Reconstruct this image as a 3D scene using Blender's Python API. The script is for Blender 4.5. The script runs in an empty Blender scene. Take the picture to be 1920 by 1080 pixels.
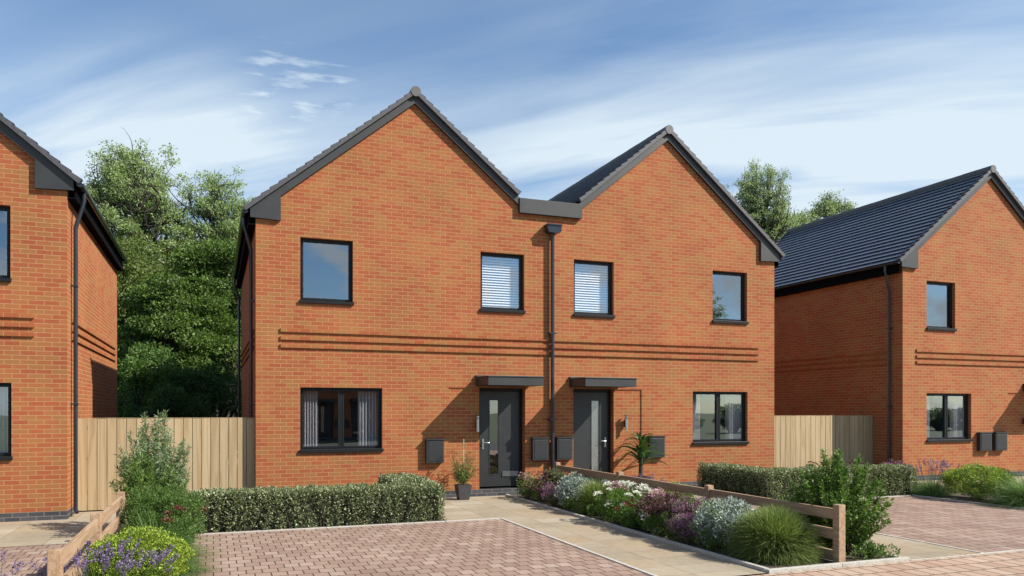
import bpy, math, random
import numpy as np
from mathutils import Vector
from mathutils.geometry import tessellate_polygon

scene = bpy.context.scene
COL = scene.collection
PI = math.pi
SUN = Vector((1.45, -1.0, 1.45)).normalized()      # towards the sun

# ------------------------------------------------------------------ helpers
def link(o, parent=None):
    COL.objects.link(o)
    if parent is not None:
        o.parent = parent
    return o

def thing(name, label, cat, loc=(0, 0, 0), rotz=0.0, group=None):
    o = bpy.data.objects.new(name, None)
    o.empty_display_size = 0.1
    link(o)
    o.location = loc
    o.rotation_euler = (0, 0, rotz)
    o['label'] = label
    o['category'] = cat
    if group:
        o['group'] = group
    return o

def tag(o, label, cat, group=None):
    o['label'] = label
    o['category'] = cat
    if group:
        o['group'] = group
    return o

def copy_tree(o, parent=None):
    c = o.copy()
    COL.objects.link(c)
    c.parent = parent
    for ch in list(o.children):
        copy_tree(ch, c)
    return c

class MB:
    """collects polygons with box-projected UVs in metres"""
    def __init__(self):
        self.v = []; self.f = []; self.uv = []; self.sm = []
    def poly(self, pts, smooth=False, uv=None):
        pts = [Vector(p) for p in pts]
        i = len(self.v)
        self.v += [tuple(p) for p in pts]
        self.f.append(tuple(range(i, i + len(pts))))
        self.sm.append(smooth)
        if uv is None:
            n = Vector((0, 0, 0))
            for k in range(len(pts)):
                a = pts[k]; b = pts[(k + 1) % len(pts)]
                n += Vector(((a.y - b.y) * (a.z + b.z), (a.z - b.z) * (a.x + b.x), (a.x - b.x) * (a.y + b.y)))
            ax, ay, az = abs(n.x), abs(n.y), abs(n.z)
            if ay >= ax and ay >= az: uv = [(p.x, p.z) for p in pts]
            elif ax >= az: uv = [(p.y + 0.1125, p.z) for p in pts]
            else: uv = [(p.x, p.y) for p in pts]
        self.uv += uv
    def box(self, x0, x1, y0, y1, z0, z1):
        p = [(x0, y0, z0), (x1, y0, z0), (x1, y1, z0), (x0, y1, z0), (x0, y0, z1), (x1, y0, z1), (x1, y1, z1), (x0, y1, z1)]
        for f in ((0, 3, 2, 1), (4, 5, 6, 7), (0, 1, 5, 4), (1, 2, 6, 5), (2, 3, 7, 6), (3, 0, 4, 7)):
            self.poly([p[k] for k in f])
        return self
    def prism(self, prof, y0, y1):
        """prof: list of (x,z), extruded along y"""
        tris = tessellate_polygon([[Vector((a, 0, b)) for a, b in prof]])
        for t in tris:
            for y in (y0, y1):
                self.poly([(prof[k][0], y, prof[k][1]) for k in t])
        n = len(prof)
        for k in range(n):
            a = prof[k]; b = prof[(k + 1) % n]
            self.poly([(a[0], y0, a[1]), (b[0], y0, b[1]), (b[0], y1, b[1]), (a[0], y1, a[1])])
        return self
    def tube(self, pts, r, seg=10, cap=True, r2=None):
        pts = [Vector(p) for p in pts]
        n = len(pts)
        rings = []
        for i, p in enumerate(pts):
            if i == 0: t = pts[1] - pts[0]
            elif i == n - 1: t = pts[-1] - pts[-2]
            else: t = (pts[i + 1] - p).normalized() + (p - pts[i - 1]).normalized()
            t.normalize()
            up = Vector((0, 1, 0)) if abs(t.y) < 0.9 else Vector((1, 0, 0))
            s = t.cross(up).normalized(); u = s.cross(t).normalized()
            rr = r if r2 is None else r + (r2 - r) * i / (n - 1)
            rings.append([p + (s * math.cos(2 * PI * k / seg) + u * math.sin(2 * PI * k / seg)) * rr for k in range(seg)])
        for i in range(n - 1):
            for k in range(seg):
                j = (k + 1) % seg
                self.poly([rings[i][k], rings[i][j], rings[i + 1][j], rings[i + 1][k]], smooth=True)
        if cap:
            self.poly(rings[0][::-1]); self.poly(rings[-1])
        return self
    def build(self, name, mat, parent=None, bevel=0.0, label=None, kind=None):
        me = bpy.data.meshes.new(name)
        me.from_pydata(self.v, [], self.f)
        uvl = me.uv_layers.new(name='UVMap')
        uvl.data.foreach_set('uv', np.array(self.uv, dtype=np.float32).ravel())
        me.polygons.foreach_set('use_smooth', self.sm)
        me.materials.append(mat)
        me.update()
        o = link(bpy.data.objects.new(name, me), parent)
        if bevel > 0:
            w = o.modifiers.new('weld', 'WELD'); w.merge_threshold = 0.0002
            b = o.modifiers.new('bevel', 'BEVEL'); b.width = bevel; b.segments = 2; b.limit_method = 'ANGLE'
        if label: o['label'] = label
        if kind: o['kind'] = kind
        return o

def npmesh(name, V, F, mat, parent=None, smooth=False):
    """V (n,3) F (m,k) all faces same size"""
    me = bpy.data.meshes.new(name)
    V = np.asarray(V, dtype=np.float32); F = np.asarray(F, dtype=np.int32)
    k = F.shape[1]
    me.vertices.add(len(V)); me.vertices.foreach_set('co', V.ravel())
    me.loops.add(F.size); me.loops.foreach_set('vertex_index', F.ravel())
    me.polygons.add(len(F))
    me.polygons.foreach_set('loop_start', np.arange(0, F.size, k, dtype=np.int32))
    me.polygons.foreach_set('loop_total', np.full(len(F), k, dtype=np.int32))
    if smooth:
        me.polygons.foreach_set('use_smooth', np.ones(len(F), dtype=bool))
    me.update(calc_edges=True)
    me.materials.append(mat)
    return link(bpy.data.objects.new(name, me), parent)

def unit(a):
    return a / np.maximum(np.linalg.norm(a, axis=1, keepdims=True), 1e-9)

def rdirs(rng, n):
    return unit(rng.normal(size=(n, 3)))

# leaves: one folded diamond each
def leaf_geo(rng, P, D, L, W, fold=0.25):
    n = len(P)
    D = unit(D)
    S = unit(np.cross(D, rdirs(rng, n)))
    N = np.cross(S, D)
    L = np.broadcast_to(np.asarray(L, float).reshape(-1, 1), (n, 1)) * rng.uniform(0.7, 1.3, (n, 1))
    W = np.broadcast_to(np.asarray(W, float).reshape(-1, 1), (n, 1)) * rng.uniform(0.75, 1.25, (n, 1))
    a = P
    b = P + D * L * 0.45 + S * W * 0.5 + N * W * fold
    c = P + D * L - N * W * 0.1
    d = P + D * L * 0.45 - S * W * 0.5 + N * W * fold
    V = np.stack([a, b, c, d], axis=1).reshape(-1, 3)
    F = np.arange(4 * n).reshape(-1, 4)
    return V, F

# narrow curved blades
def blade_geo(rng, P, D, L, W, droop, k=4, norm=True, roll=0.0):
    n = len(P)
    if norm: D = unit(D)
    L = np.asarray(L, float).reshape(-1, 1); W = np.asarray(W, float).reshape(-1, 1)
    S = np.cross(D, np.array([[0, 0, 1.0]])); S = unit(S + rng.normal(size=S.shape) * 0.25 + np.array([[0, 0, 1.0]]) * rng.uniform(-roll, roll, (n, 1)))
    rows = []
    for i in range(k + 1):
        s = i / k
        C = P + D * L * s
        C = C + np.array([[0, 0, -1.0]]) * (L * droop * s * s)
        w = W * (1 - s) ** 0.7 * 0.5 + 0.0004
        rows.append(C - S * w); rows.append(C + S * w)
    V = np.stack(rows, axis=1).reshape(-1, 3)
    base = (np.arange(n) * (2 * (k + 1)))[:, None]
    F = []
    for i in range(k):
        F.append(base + np.array([[2 * i, 2 * i + 1, 2 * i + 3, 2 * i + 2]]))
    return V, np.concatenate(F, axis=0)

# tapered limbs
def limb_geo(segs, sides=5):
    A = np.array([s[0] for s in segs], float); B = np.array([s[1] for s in segs], float)
    ra = np.array([s[2] for s in segs], float)[:, None]; rb = np.array([s[3] for s in segs], float)[:, None]
    T = unit(B - A)
    up = np.where(np.abs(T[:, 2:3]) > 0.9, np.array([[1.0, 0, 0]]), np.array([[0, 0, 1.0]]))
    S = unit(np.cross(T, up)); U = np.cross(S, T)
    r = []
    for k in range(sides):
        c, s_ = math.cos(2 * PI * k / sides), math.sin(2 * PI * k / sides)
        r.append(A + (S * c + U * s_) * ra)
    for k in range(sides):
        c, s_ = math.cos(2 * PI * k / sides), math.sin(2 * PI * k / sides)
        r.append(B + (S * c + U * s_) * rb)
    V = np.stack(r, axis=1).reshape(-1, 3)
    base = (np.arange(len(segs)) * 2 * sides)[:, None]
    F = [base + np.array([[k, (k + 1) % sides, sides + (k + 1) % sides, sides + k]]) for k in range(sides)]
    return V, np.concatenate(F, axis=0)

# ------------------------------------------------------------------ materials
def newmat(name):
    m = bpy.data.materials.new(name); m.use_nodes = True
    nt = m.node_tree
    return m, nt, nt.nodes, nt.links, nt.nodes['Principled BSDF']

def ramp(nodes, stops, interp='LINEAR'):
    r = nodes.new('ShaderNodeValToRGB'); cr = r.color_ramp; cr.interpolation = interp
    while len(cr.elements) < len(stops): cr.elements.new(0.5)
    for e, (p, c) in zip(cr.elements, stops):
        e.position = p; e.color = (*c, 1)
    return r

def noise(nodes, links, vec, scale, detail=4, rough=0.55):
    n = nodes.new('ShaderNodeTexNoise'); n.inputs['Scale'].default_value = scale
    n.inputs['Detail'].default_value = detail; n.inputs['Roughness'].default_value = rough
    if vec is not None: links.new(vec, n.inputs['Vector'])
    return n

def mixc(nodes, links, fac, a, b, mode='MIX'):
    m = nodes.new('ShaderNodeMix'); m.data_type = 'RGBA'; m.blend_type = mode
    for sock, val in ((m.inputs[0], fac), (m.inputs[6], a), (m.inputs[7], b)):
        if isinstance(val, (int, float)): sock.default_value = val
        elif isinstance(val, tuple): sock.default_value = (*val, 1) if len(val) == 3 else val
        else: links.new(val, sock)
    return m.outputs[2]

def masonry(name, bw, rh, mortar, offset, stops, mcol, rough=0.85, bump=0.5, wear=(0.35, 0.22, 0.08), wearf=0.25, nscale=40, blotch=0.12, shift=(0, 0)):
    m, nt, N, L, P = newmat(name)
    uv = N.new('ShaderNodeUVMap'); uv.uv_map = 'UVMap'
    mp = N.new('ShaderNodeMapping'); L.new(uv.outputs[0], mp.inputs[0]); mp.inputs['Location'].default_value = (shift[0], shift[1], 0)
    b = N.new('ShaderNodeTexBrick'); L.new(mp.outputs[0], b.inputs['Vector'])
    b.offset = offset; b.offset_frequency = 2; b.squash = 1
    b.inputs['Scale'].default_value = 1; b.inputs['Brick Width'].default_value = bw; b.inputs['Row Height'].default_value = rh
    b.inputs['Mortar Size'].default_value = mortar; b.inputs['Mortar Smooth'].default_value = 0.3
    b.inputs['Color1'].default_value = (0, 0, 0, 1); b.inputs['Color2'].default_value = (1, 1, 1, 1); b.inputs['Mortar'].default_value = (0.5, 0.5, 0.5, 1)
    r = ramp(N, stops); L.new(b.outputs['Color'], r.inputs[0])
    nz = noise(N, L, mp.outputs[0], nscale, 5, 0.6)
    wr = ramp(N, [(0.45, (0, 0, 0)), (0.75, (wearf,) * 3)]); L.new(nz.outputs[0], wr.inputs[0])
    c = mixc(N, L, wr.outputs[0], r.outputs[0], wear)
    big = noise(N, L, mp.outputs[0], 0.9, 4, 0.6)
    br = ramp(N, [(0.3, (1 - blotch,) * 3), (0.7, (1 + blotch * 0.5,) * 3)]); L.new(big.outputs[0], br.inputs[0])
    c = mixc(N, L, 1.0, c, br.outputs[0], 'MULTIPLY')
    c = mixc(N, L, b.outputs['Fac'], c, mcol)
    L.new(c, P.inputs['Base Color']); P.inputs['Roughness'].default_value = rough
    P.inputs['Specular IOR Level'].default_value = 0.25
    inv = N.new('ShaderNodeMath'); inv.operation = 'MULTIPLY_ADD'; L.new(b.outputs['Fac'], inv.inputs[0]); inv.inputs[1].default_value = -1; 
    ns = N.new('ShaderNodeMath'); ns.operation = 'MULTIPLY'; L.new(nz.outputs[0], ns.inputs[0]); ns.inputs[1].default_value = 0.35
    L.new(ns.outputs[0], inv.inputs[2])
    bp = N.new('ShaderNodeBump'); bp.inputs['Strength'].default_value = bump; bp.inputs['Distance'].default_value = 0.006
    L.new(inv.outputs[0], bp.inputs['Height']); L.new(bp.outputs[0], P.inputs['Normal'])
    return m

M = {}
M['brick'] = masonry('orange_facing_brick', .225, .075, .0042, .5,
    [(0, (.292, .070, .030)), (.3, (.310, .083, .034)), (.5, (.318, .100, .038)), (.75, (.304, .114, .041)), (1, (.288, .125, .044))],
    (.45, .27, .135), wear=(.24, .15, .05), wearf=.5, blotch=.16)
M['dpc'] = masonry('blue_engineering_brick', .225, .075, .0045, .5,
    [(0, (.035, .036, .042)), (1, (.075, .075, .085))], (.22, .2, .18), wear=(.12, .12, .12), wearf=.3)
M['paver'] = masonry('block_paving', .17, .22, .0078, .5,
    [(0, (.25, .17, .135)), (.5, (.29, .205, .162)), (.8, (.315, .23, .185)), (1, (.345, .262, .215))], (.05, .03, .022), wear=(.20, .13, .10), wearf=.4, blotch=.16)
M['sett'] = masonry('pavement_setts', .2, .30, .011, .5,
    [(0, (.34, .225, .16)), (.5, (.39, .27, .20)), (1, (.44, .33, .25))], (.07, .055, .04), wear=(.3, .2, .14), wearf=.3, blotch=.1)
M['slab'] = masonry('sandstone_slabs', .64, .46, .004, 0,
    [(0, (.265, .22, .155)), (.4, (.31, .265, .20)), (.7, (.295, .23, .15)), (1, (.35, .31, .24))], (.12, .095, .065), wear=(.37, .32, .24), wearf=.6, nscale=9, blotch=.15, shift=(-.43 + .64 * 3, 0.1))

def plain(name, col, rough=0.5, metal=0.0, nscale=0, namp=0.1, bump=0.0, spec=0.5):
    m, nt, N, L, P = newmat(name)
    P.inputs['Roughness'].default_value = rough; P.inputs['Metallic'].default_value = metal
    P.inputs['Specular IOR Level'].default_value = spec
    if nscale:
        tc = N.new('ShaderNodeTexCoord')
        nz = noise(N, L, tc.outputs['Object'], nscale, 5)
        r = ramp(N, [(0.3, tuple(c * (1 - namp) for c in col)), (0.7, tuple(c * (1 + namp) for c in col))])
        L.new(nz.outputs[0], r.inputs[0]); L.new(r.outputs[0], P.inputs['Base Color'])
        rr = N.new('ShaderNodeMapRange'); L.new(nz.outputs[0], rr.inputs[0])
        rr.inputs[3].default_value = max(0, rough - .08); rr.inputs[4].default_value = min(1, rough + .08)
        L.new(rr.outputs[0], P.inputs['Roughness'])
        if bump:
            bp = N.new('ShaderNodeBump'); bp.inputs['Strength'].default_value = bump; bp.inputs['Distance'].default_value = 0.004
            L.new(nz.outputs[0], bp.inputs['Height']); L.new(bp.outputs[0], P.inputs['Normal'])
    else:
        P.inputs['Base Color'].default_value = (*col, 1)
    return m

M['anthracite'] = plain('anthracite_trim', (.026, .0275, .029), .5, nscale=3, namp=.12)
M['frame'] = plain('anthracite_window_frame', (.010, .011, .013), .45, nscale=5, namp=.1, spec=.25)
M['door'] = plain('grey_door_leaf', (.021, .0225, .025), .42, nscale=8, namp=.06)
M['black'] = plain('black_eaves_plastic', (.004, .004, .005), .9, spec=.05)
M['pipe'] = plain('black_rainwater_pipe', (.020, .025, .034), .2, nscale=4, namp=.15)
M['steel'] = plain('brushed_steel', (.55, .55, .56), .3, metal=1.0)
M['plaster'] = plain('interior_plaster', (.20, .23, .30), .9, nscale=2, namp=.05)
M['blindmat'] = plain('white_blind', (.76, .77, .80), .6)
M['kerb'] = plain('concrete_edging', (.40, .38, .34), .9, nscale=30, namp=.2, bump=.3)
M['terracotta'] = plain('grey_plant_pot', (.05, .05, .055), .45, nscale=10, namp=.15)
M['gravel'] = plain('white_pebbles', (.6, .58, .55), .8, nscale=60, namp=.3, bump=.6)

# interlocking roof tiles
def roofmat():
    m, nt, N, L, P = newmat('slate_grey_roof_tile')
    uv = N.new('ShaderNodeUVMap'); uv.uv_map = 'UVMap'
    b = N.new('ShaderNodeTexBrick'); L.new(uv.outputs[0], b.inputs['Vector'])
    b.offset = .5
    b.inputs['Scale'].default_value = 1; b.inputs['Brick Width'].default_value = .30; b.inputs['Row Height'].default_value = 1.0
    b.inputs['Mortar Size'].default_value = .002; b.inputs['Color1'].default_value = (0, 0, 0, 1); b.inputs['Color2'].default_value = (1, 1, 1, 1)
    r = ramp(N, [(0, (.125, .147, .185)), (.5, (.14, .163, .205)), (1, (.15, .173, .22))]); L.new(b.outputs['Color'], r.inputs[0])
    tc = N.new('ShaderNodeTexCoord')
    nz = noise(N, L, tc.outputs['Object'], 14, 6, .65)
    nr = ramp(N, [(.3, (.8, .8, .8)), (.7, (1.25, 1.25, 1.25))]); L.new(nz.outputs[0], nr.inputs[0])
    c = mixc(N, L, 1.0, r.outputs[0], nr.outputs[0], 'MULTIPLY')
    c = mixc(N, L, b.outputs['Fac'], c, (.012, .014, .018))
    L.new(c, P.inputs['Base Color']); P.inputs['Roughness'].default_value = .33
    return m
M['roof'] = roofmat()
M['verge'] = plain('grey_dry_verge_cap', (.060, .060, .070), .6, nscale=18, namp=.18, bump=.2)
M['ridge'] = plain('grey_ridge_tile', (.085, .085, .09), .6, nscale=16, namp=.15, bump=.2)

def glassmat(name, refl, tint=(1, 1, 1)):
    m, nt, N, L, P = newmat(name)
    out = N['Material Output']
    N.remove(P)
    g = N.new('ShaderNodeBsdfGlossy'); g.inputs['Roughness'].default_value = 0.0; g.inputs['Color'].default_value = (.92, .95, 1, 1)
    t = N.new('ShaderNodeBsdfTransparent'); t.inputs['Color'].default_value = (*tint, 1)
    geo = N.new('ShaderNodeNewGeometry'); dt = N.new('ShaderNodeVectorMath'); dt.operation = 'DOT_PRODUCT'
    L.new(geo.outputs['Incoming'], dt.inputs[0]); L.new(geo.outputs['Normal'], dt.inputs[1])
    ab = N.new('ShaderNodeMath'); ab.operation = 'ABSOLUTE'; L.new(dt.outputs['Value'], ab.inputs[0])
    om = N.new('ShaderNodeMath'); om.operation = 'SUBTRACT'; om.inputs[0].default_value = 1; L.new(ab.outputs[0], om.inputs[1])
    pw = N.new('ShaderNodeMath'); pw.operation = 'POWER'; L.new(om.outputs[0], pw.inputs[0]); pw.inputs[1].default_value = 5
    ad = N.new('ShaderNodeMath'); ad.operation = 'MULTIPLY_ADD'; L.new(pw.outputs[0], ad.inputs[0]); ad.inputs[1].default_value = 1 - refl; ad.inputs[2].default_value = refl; ad.use_clamp = True
    tc = N.new('ShaderNodeTexCoord')
    nz = noise(N, L, tc.outputs['Object'], 1.3, 1)
    bp = N.new('ShaderNodeBump'); bp.inputs['Strength'].default_value = .08; bp.inputs['Distance'].default_value = .01
    L.new(nz.outputs[0], bp.inputs['Height']); L.new(bp.outputs[0], g.inputs['Normal'])
    mx = N.new('ShaderNodeMixShader'); L.new(ad.outputs[0], mx.inputs[0]); L.new(t.outputs[0], mx.inputs[1]); L.new(g.outputs[0], mx.inputs[2])
    L.new(mx.outputs[0], out.inputs[0])
    return m
M['glass'] = glassmat('window_glass', .29, (.96, .97, .98))

def obscure():
    m, nt, N, L, P = newmat('obscured_door_glass')
    tc = N.new('ShaderNodeTexCoord')
    v = N.new('ShaderNodeTexVoronoi'); v.inputs['Scale'].default_value = 60; L.new(tc.outputs['Object'], v.inputs['Vector'])
    P.inputs['Base Color'].default_value = (.32, .33, .32, 1); P.inputs['Roughness'].default_value = .12; P.inputs['Metallic'].default_value = .75
    P.inputs['Specular IOR Level'].default_value = 1.0; P.inputs['Coat Weight'].default_value = .5
    bp = N.new('ShaderNodeBump'); bp.inputs['Strength'].default_value = .5; bp.inputs['Distance'].default_value = .003
    L.new(v.outputs['Distance'], bp.inputs['Height']); L.new(bp.outputs[0], P.inputs['Normal'])
    return m
M['obscure'] = obscure()

def clothmat():
    m, nt, N, L, P = newmat('white_curtain_cloth')
    P.inputs['Base Color'].default_value = (.50, .50, .53, 1); P.inputs['Roughness'].default_value = .9
    tc = N.new('ShaderNodeTexCoord'); nz = noise(N, L, tc.outputs['Object'], 120, 2)
    bp = N.new('ShaderNodeBump'); bp.inputs['Strength'].default_value = .1; L.new(nz.outputs[0], bp.inputs['Height']); L.new(bp.outputs[0], P.inputs['Normal'])
    return m
M['curtain'] = clothmat()

def woodmat(name, cols, grain=(1, 1, 1), axis='Z'):
    m, nt, N, L, P = newmat(name)
    tc = N.new('ShaderNodeTexCoord'); geo = N.new('ShaderNodeNewGeometry')
    mp = N.new('ShaderNodeMapping'); L.new(tc.outputs['Object'], mp.inputs[0])
    mp.inputs['Scale'].default_value = grain
    ofs = N.new('ShaderNodeVectorMath'); ofs.operation = 'SCALE'; 
    cx = N.new('ShaderNodeCombineXYZ'); L.new(geo.outputs['Random Per Island'], cx.inputs[0]); L.new(geo.outputs['Random Per Island'], cx.inputs[1]); L.new(geo.outputs['Random Per Island'], cx.inputs[2])
    L.new(cx.outputs[0], ofs.inputs[0]); ofs.inputs['Scale'].default_value = 23.0
    ad = N.new('ShaderNodeVectorMath'); L.new(mp.outputs[0], ad.inputs[0]); L.new(ofs.outputs[0], ad.inputs[1])
    w = N.new('ShaderNodeTexNoise'); L.new(ad.outputs[0], w.inputs['Vector']); w.inputs['Scale'].default_value = 1; w.inputs['Detail'].default_value = 3; w.inputs['Distortion'].default_value = .6
    wave = N.new('ShaderNodeMath'); wave.operation = 'MULTIPLY'; L.new(w.outputs[0], wave.inputs[0]); wave.inputs[1].default_value = 22
    sn = N.new('ShaderNodeMath'); sn.operation = 'SINE'; L.new(wave.outputs[0], sn.inputs[0])
    mr = N.new('ShaderNodeMapRange'); L.new(sn.outputs[0], mr.inputs[0]); mr.inputs[1].default_value = -1; mr.inputs[2].default_value = 1
    r = ramp(N, [(0, cols[0]), (.35, cols[1]), (1, cols[2])]); L.new(mr.outputs[0], r.inputs[0])
    tr = ramp(N, [(0, (.90, .89, .88)), (.5, (1, 1, 1)), (1, (1.06, 1.05, 1.04))]); L.new(geo.outputs['Random Per Island'], tr.inputs[0])
    c = mixc(N, L, 1.0, r.outputs[0], tr.outputs[0], 'MULTIPLY')
    L.new(c, P.inputs['Base Color']); P.inputs['Roughness'].default_value = .75; P.inputs['Specular IOR Level'].default_value = .3
    bp = N.new('ShaderNodeBump'); bp.inputs['Strength'].default_value = .15; bp.inputs['Distance'].default_value = .002
    L.new(mr.outputs[0], bp.inputs['Height']); L.new(bp.outputs[0], P.inputs['Normal'])
    return m
M['fence'] = woodmat('pale_oak_boards', [(.33, .24, .135), (.385, .29, .17), (.41, .315, .19)], (9, 9, .40))
M['rail'] = woodmat('timber_rail', [(.29, .19, .115), (.345, .235, .15), (.38, .265, .175)], (14, .8, 14))

def leafmat(name, cols, rough=.5, trans=.35, sheen=0.35):
    m, nt, N, L, P = newmat(name)
    geo = N.new('ShaderNodeNewGeometry')
    k = len(cols)
    r = ramp(N, [(i / max(1, k - 1), c) for i, c in enumerate(cols)]); L.new(geo.outputs['Random Per Island'], r.inputs[0])
    L.new(r.outputs[0], P.inputs['Base Color']); P.inputs['Roughness'].default_value = rough
    P.inputs['Specular IOR Level'].default_value = sheen
    t = N.new('ShaderNodeBsdfTranslucent'); 
    tcx = mixc(N, L, 1.0, r.outputs[0], (1.15, 1.3, .75), 'MULTIPLY'); L.new(tcx, t.inputs['Color'])
    mx = N.new('ShaderNodeMixShader'); mx.inputs[0].default_value = trans
    L.new(P.outputs[0], mx.inputs[1]); L.new(t.outputs[0], mx.inputs[2]); L.new(mx.outputs[0], N['Material Output'].inputs[0])
    return m
M['leaf_tree'] = leafmat('pale_tree_leaf', [(.17, .24, .10), (.27, .35, .155), (.39, .47, .23), (.21, .29, .12)], trans=.45)
M['leaf_far'] = leafmat('far_tree_leaf', [(.20, .26, .11), (.28, .35, .17), (.36, .42, .23)])
M['leaf_dense'] = leafmat('dense_green_leaf', [(.05, .095, .022), (.09, .15, .035), (.16, .24, .055), (.065, .115, .025)])
M['leaf_dark'] = leafmat('dark_bush_leaf', [(.03, .07, .018), (.045, .10, .026), (.065, .135, .035)])
M['leaf_olive'] = leafmat('olive_leaf', [(.085, .125, .035), (.14, .185, .05), (.20, .25, .075)])
M['leaf_vary'] = leafmat('variegated_leaf', [(.07, .095, .035), (.13, .165, .065), (.24, .27, .14), (.40, .42, .27), (.18, .215, .10), (.09, .12, .045)], trans=.2)
M['leaf_shrub'] = leafmat('fresh_green_leaf', [(.05, .10, .022), (.09, .165, .038), (.15, .24, .06)])
M['leaf_bright'] = leafmat('bright_green_leaf', [(.06, .12, .02), (.10, .18, .035), (.17, .26, .06)])
M['leaf_silver_green'] = leafmat('silvery_green_leaf', [(.12, .19, .09), (.2, .28, .15), (.28, .36, .22)])
M['leaf_lime'] = leafmat('lime_leaf', [(.13, .20, .025), (.24, .33, .04), (.36, .45, .07), (.17, .26, .03)], trans=.25)
M['leaf_purple'] = leafmat('purple_brown_leaf', [(.05, .022, .03), (.10, .045, .055), (.16, .08, .085), (.08, .05, .035), (.24, .15, .14)], trans=.25)
M['leaf_silver'] = leafmat('silver_leaf', [(.13, .17, .14), (.28, .34, .31), (.50, .55, .53), (.19, .24, .20)], trans=.15)
M['leaf_strap'] = leafmat('dark_strap_leaf', [(.025, .06, .015), (.04, .09, .02), (.06, .12, .03)], rough=.3, trans=.15)
M['grass'] = leafmat('grass_blade', [(.05, .11, .02), (.09, .17, .035), (.14, .23, .06), (.07, .14, .03)])
M['grass_dome'] = leafmat('dome_grass_blade', [(.10, .14, .04), (.17, .22, .065), (.27, .33, .12), (.13, .18, .05)])
M['grass_pale'] = leafmat('feathery_grass_blade', [(.10, .18, .05), (.15, .24, .08), (.2, .29, .12)])
M['fl_white'] = leafmat('white_petals', [(.75, .76, .70), (.85, .86, .82)], trans=.2)
M['fl_red'] = leafmat('dark_red_petals', [(.12, .02, .018), (.18, .035, .03), (.09, .02, .018)], trans=.1)
M['fl_purple'] = leafmat('purple_petals', [(.15, .10, .23), (.24, .18, .34), (.12, .08, .19)], trans=.2)
M['fl_magenta'] = leafmat('magenta_petals', [(.18, .05, .16), (.26, .10, .23), (.40, .24, .36), (.12, .05, .10)], trans=.2)
M['fl_pink'] = leafmat('pink_petals', [(.45, .22, .30), (.55, .32, .40)], trans=.2)
M['bark'] = plain('tree_bark', (.035, .030, .026), .9, nscale=6, namp=.3)
M['twig'] = plain('brown_twig', (.10, .075, .045), .9, nscale=20, namp=.3)
M['soil'] = plain('dark_garden_soil', (.055, .040, .028), .95, nscale=25, namp=.5, bump=.8)
M['lawn'] = plain('rough_grass_ground', (.07, .10, .035), .95, nscale=3, namp=.4, bump=.5)
M['asphalt'] = plain('road_asphalt', (.055, .055, .056), .9, nscale=40, namp=.25, bump=.3)

# ------------------------------------------------------------------ house
HW = 12.03; APEX = (3.055, 8.975); SL = 0.817; ZT = 8.185
def zu(x, a): return ZT - SL * abs(x - a)

def window(root, x0, x1, z0, z1, panes, dress):
    g = 0.095
    fr = MB()
    t = .03
    y0, y1 = g, g + .07
    fr.box(x0, x1, y0, y1, z1 - t, z1); fr.box(x0, x1, y0, y1, z0, z0 + t)
    fr.box(x0, x0 + t, y0, y1, z0 + t, z1 - t); fr.box(x1 - t, x1, y0, y1, z0 + t, z1 - t)
    w = fr.build('window', M['frame'], root, bevel=.003)
    xs = [x0 + t + (x1 - x0 - 2 * t) * k / panes for k in range(panes + 1)]
    if panes > 1:
        mm = MB()
        for xm in xs[1:-1]: mm.box(xm - .018, xm + .018, y0 - .002, y1, z0 + t + .001, z1 - t - .001)
        mm.build('mullion', M['frame'], w, bevel=.003)
    for k in range(panes):
        a = xs[k] + (.018 if k else 0); b = xs[k + 1] - (.018 if k < panes - 1 else 0)
        s = MB(); q = .033; ya, yb = g - .008, g + .05; zz0, zz1 = z0 + t + .002, z1 - t - .002
        a += .002; b -= .002
        s.box(a, b, ya, yb, zz1 - q, zz1); s.box(a, b, ya, yb, zz0, zz0 + q)
        s.box(a, a + q, ya, yb, zz0 + q, zz1 - q); s.box(b - q, b, ya, yb, zz0 + q, zz1 - q)
        s.build('sash', M['frame'], w, bevel=.004)
        p = MB(); p.poly([(a + q - .005, g + .03, zz0 + q - .005), (b - q + .005, g + .03, zz0 + q - .005), (b - q + .005, g + .03, zz1 - q + .005), (a + q - .005, g + .03, zz1 - q + .005)])
        p.build('pane', M['glass'], w)
    s = MB(); s.box(x0 - .018, x1 + .018, -.045, -.0008, z0 - .052, z0 + .007); s.box(x0 + .0015, x1 - .0015, .0005, g - .001, z0 + .001, z0 + .010)
    s.build('sill', M['frame'], w, bevel=.003)
    if dress == 'curtains':
        for a, b, ph in ((x0 + .02, x0 + .36, 0), (x1 - .44, x1 - .02, 2)):
            c = MB(); n = 60
            def pt(i): 
                u = i / n
                return (a + (b - a) * u, .235 + .035 * math.sin(u * PI * 13 + ph) + .012 * math.sin(u * 41 + ph))
            for i in range(n):
                p0 = pt(i); p1 = pt(i + 1)
                c.poly([(p0[0], p0[1], z0 - .1), (p1[0], p1[1], z0 - .1), (p1[0], p1[1], z1 - .02), (p0[0], p0[1], z1 - .02)], smooth=True)
            c.build('curtain', M['curtain'], w)
    elif dress == 'blind':
        c = MB(); n = 22; h = (z1 - z0) / n
        for i in range(n):
            z = z0 + h * (i + .5)
            c.poly([(x0 + .04, .170, z - h * .42), (x1 - .04, .170, z - h * .42), (x1 - .04, .200, z + h * .24), (x0 + .04, .200, z + h * .24)])
        c.box(x0 + .04, x1 - .04, .19, .23, z1 - .05, z1 - .01)
        c.build('blind', M['blindmat'], w)
    return w

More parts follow.
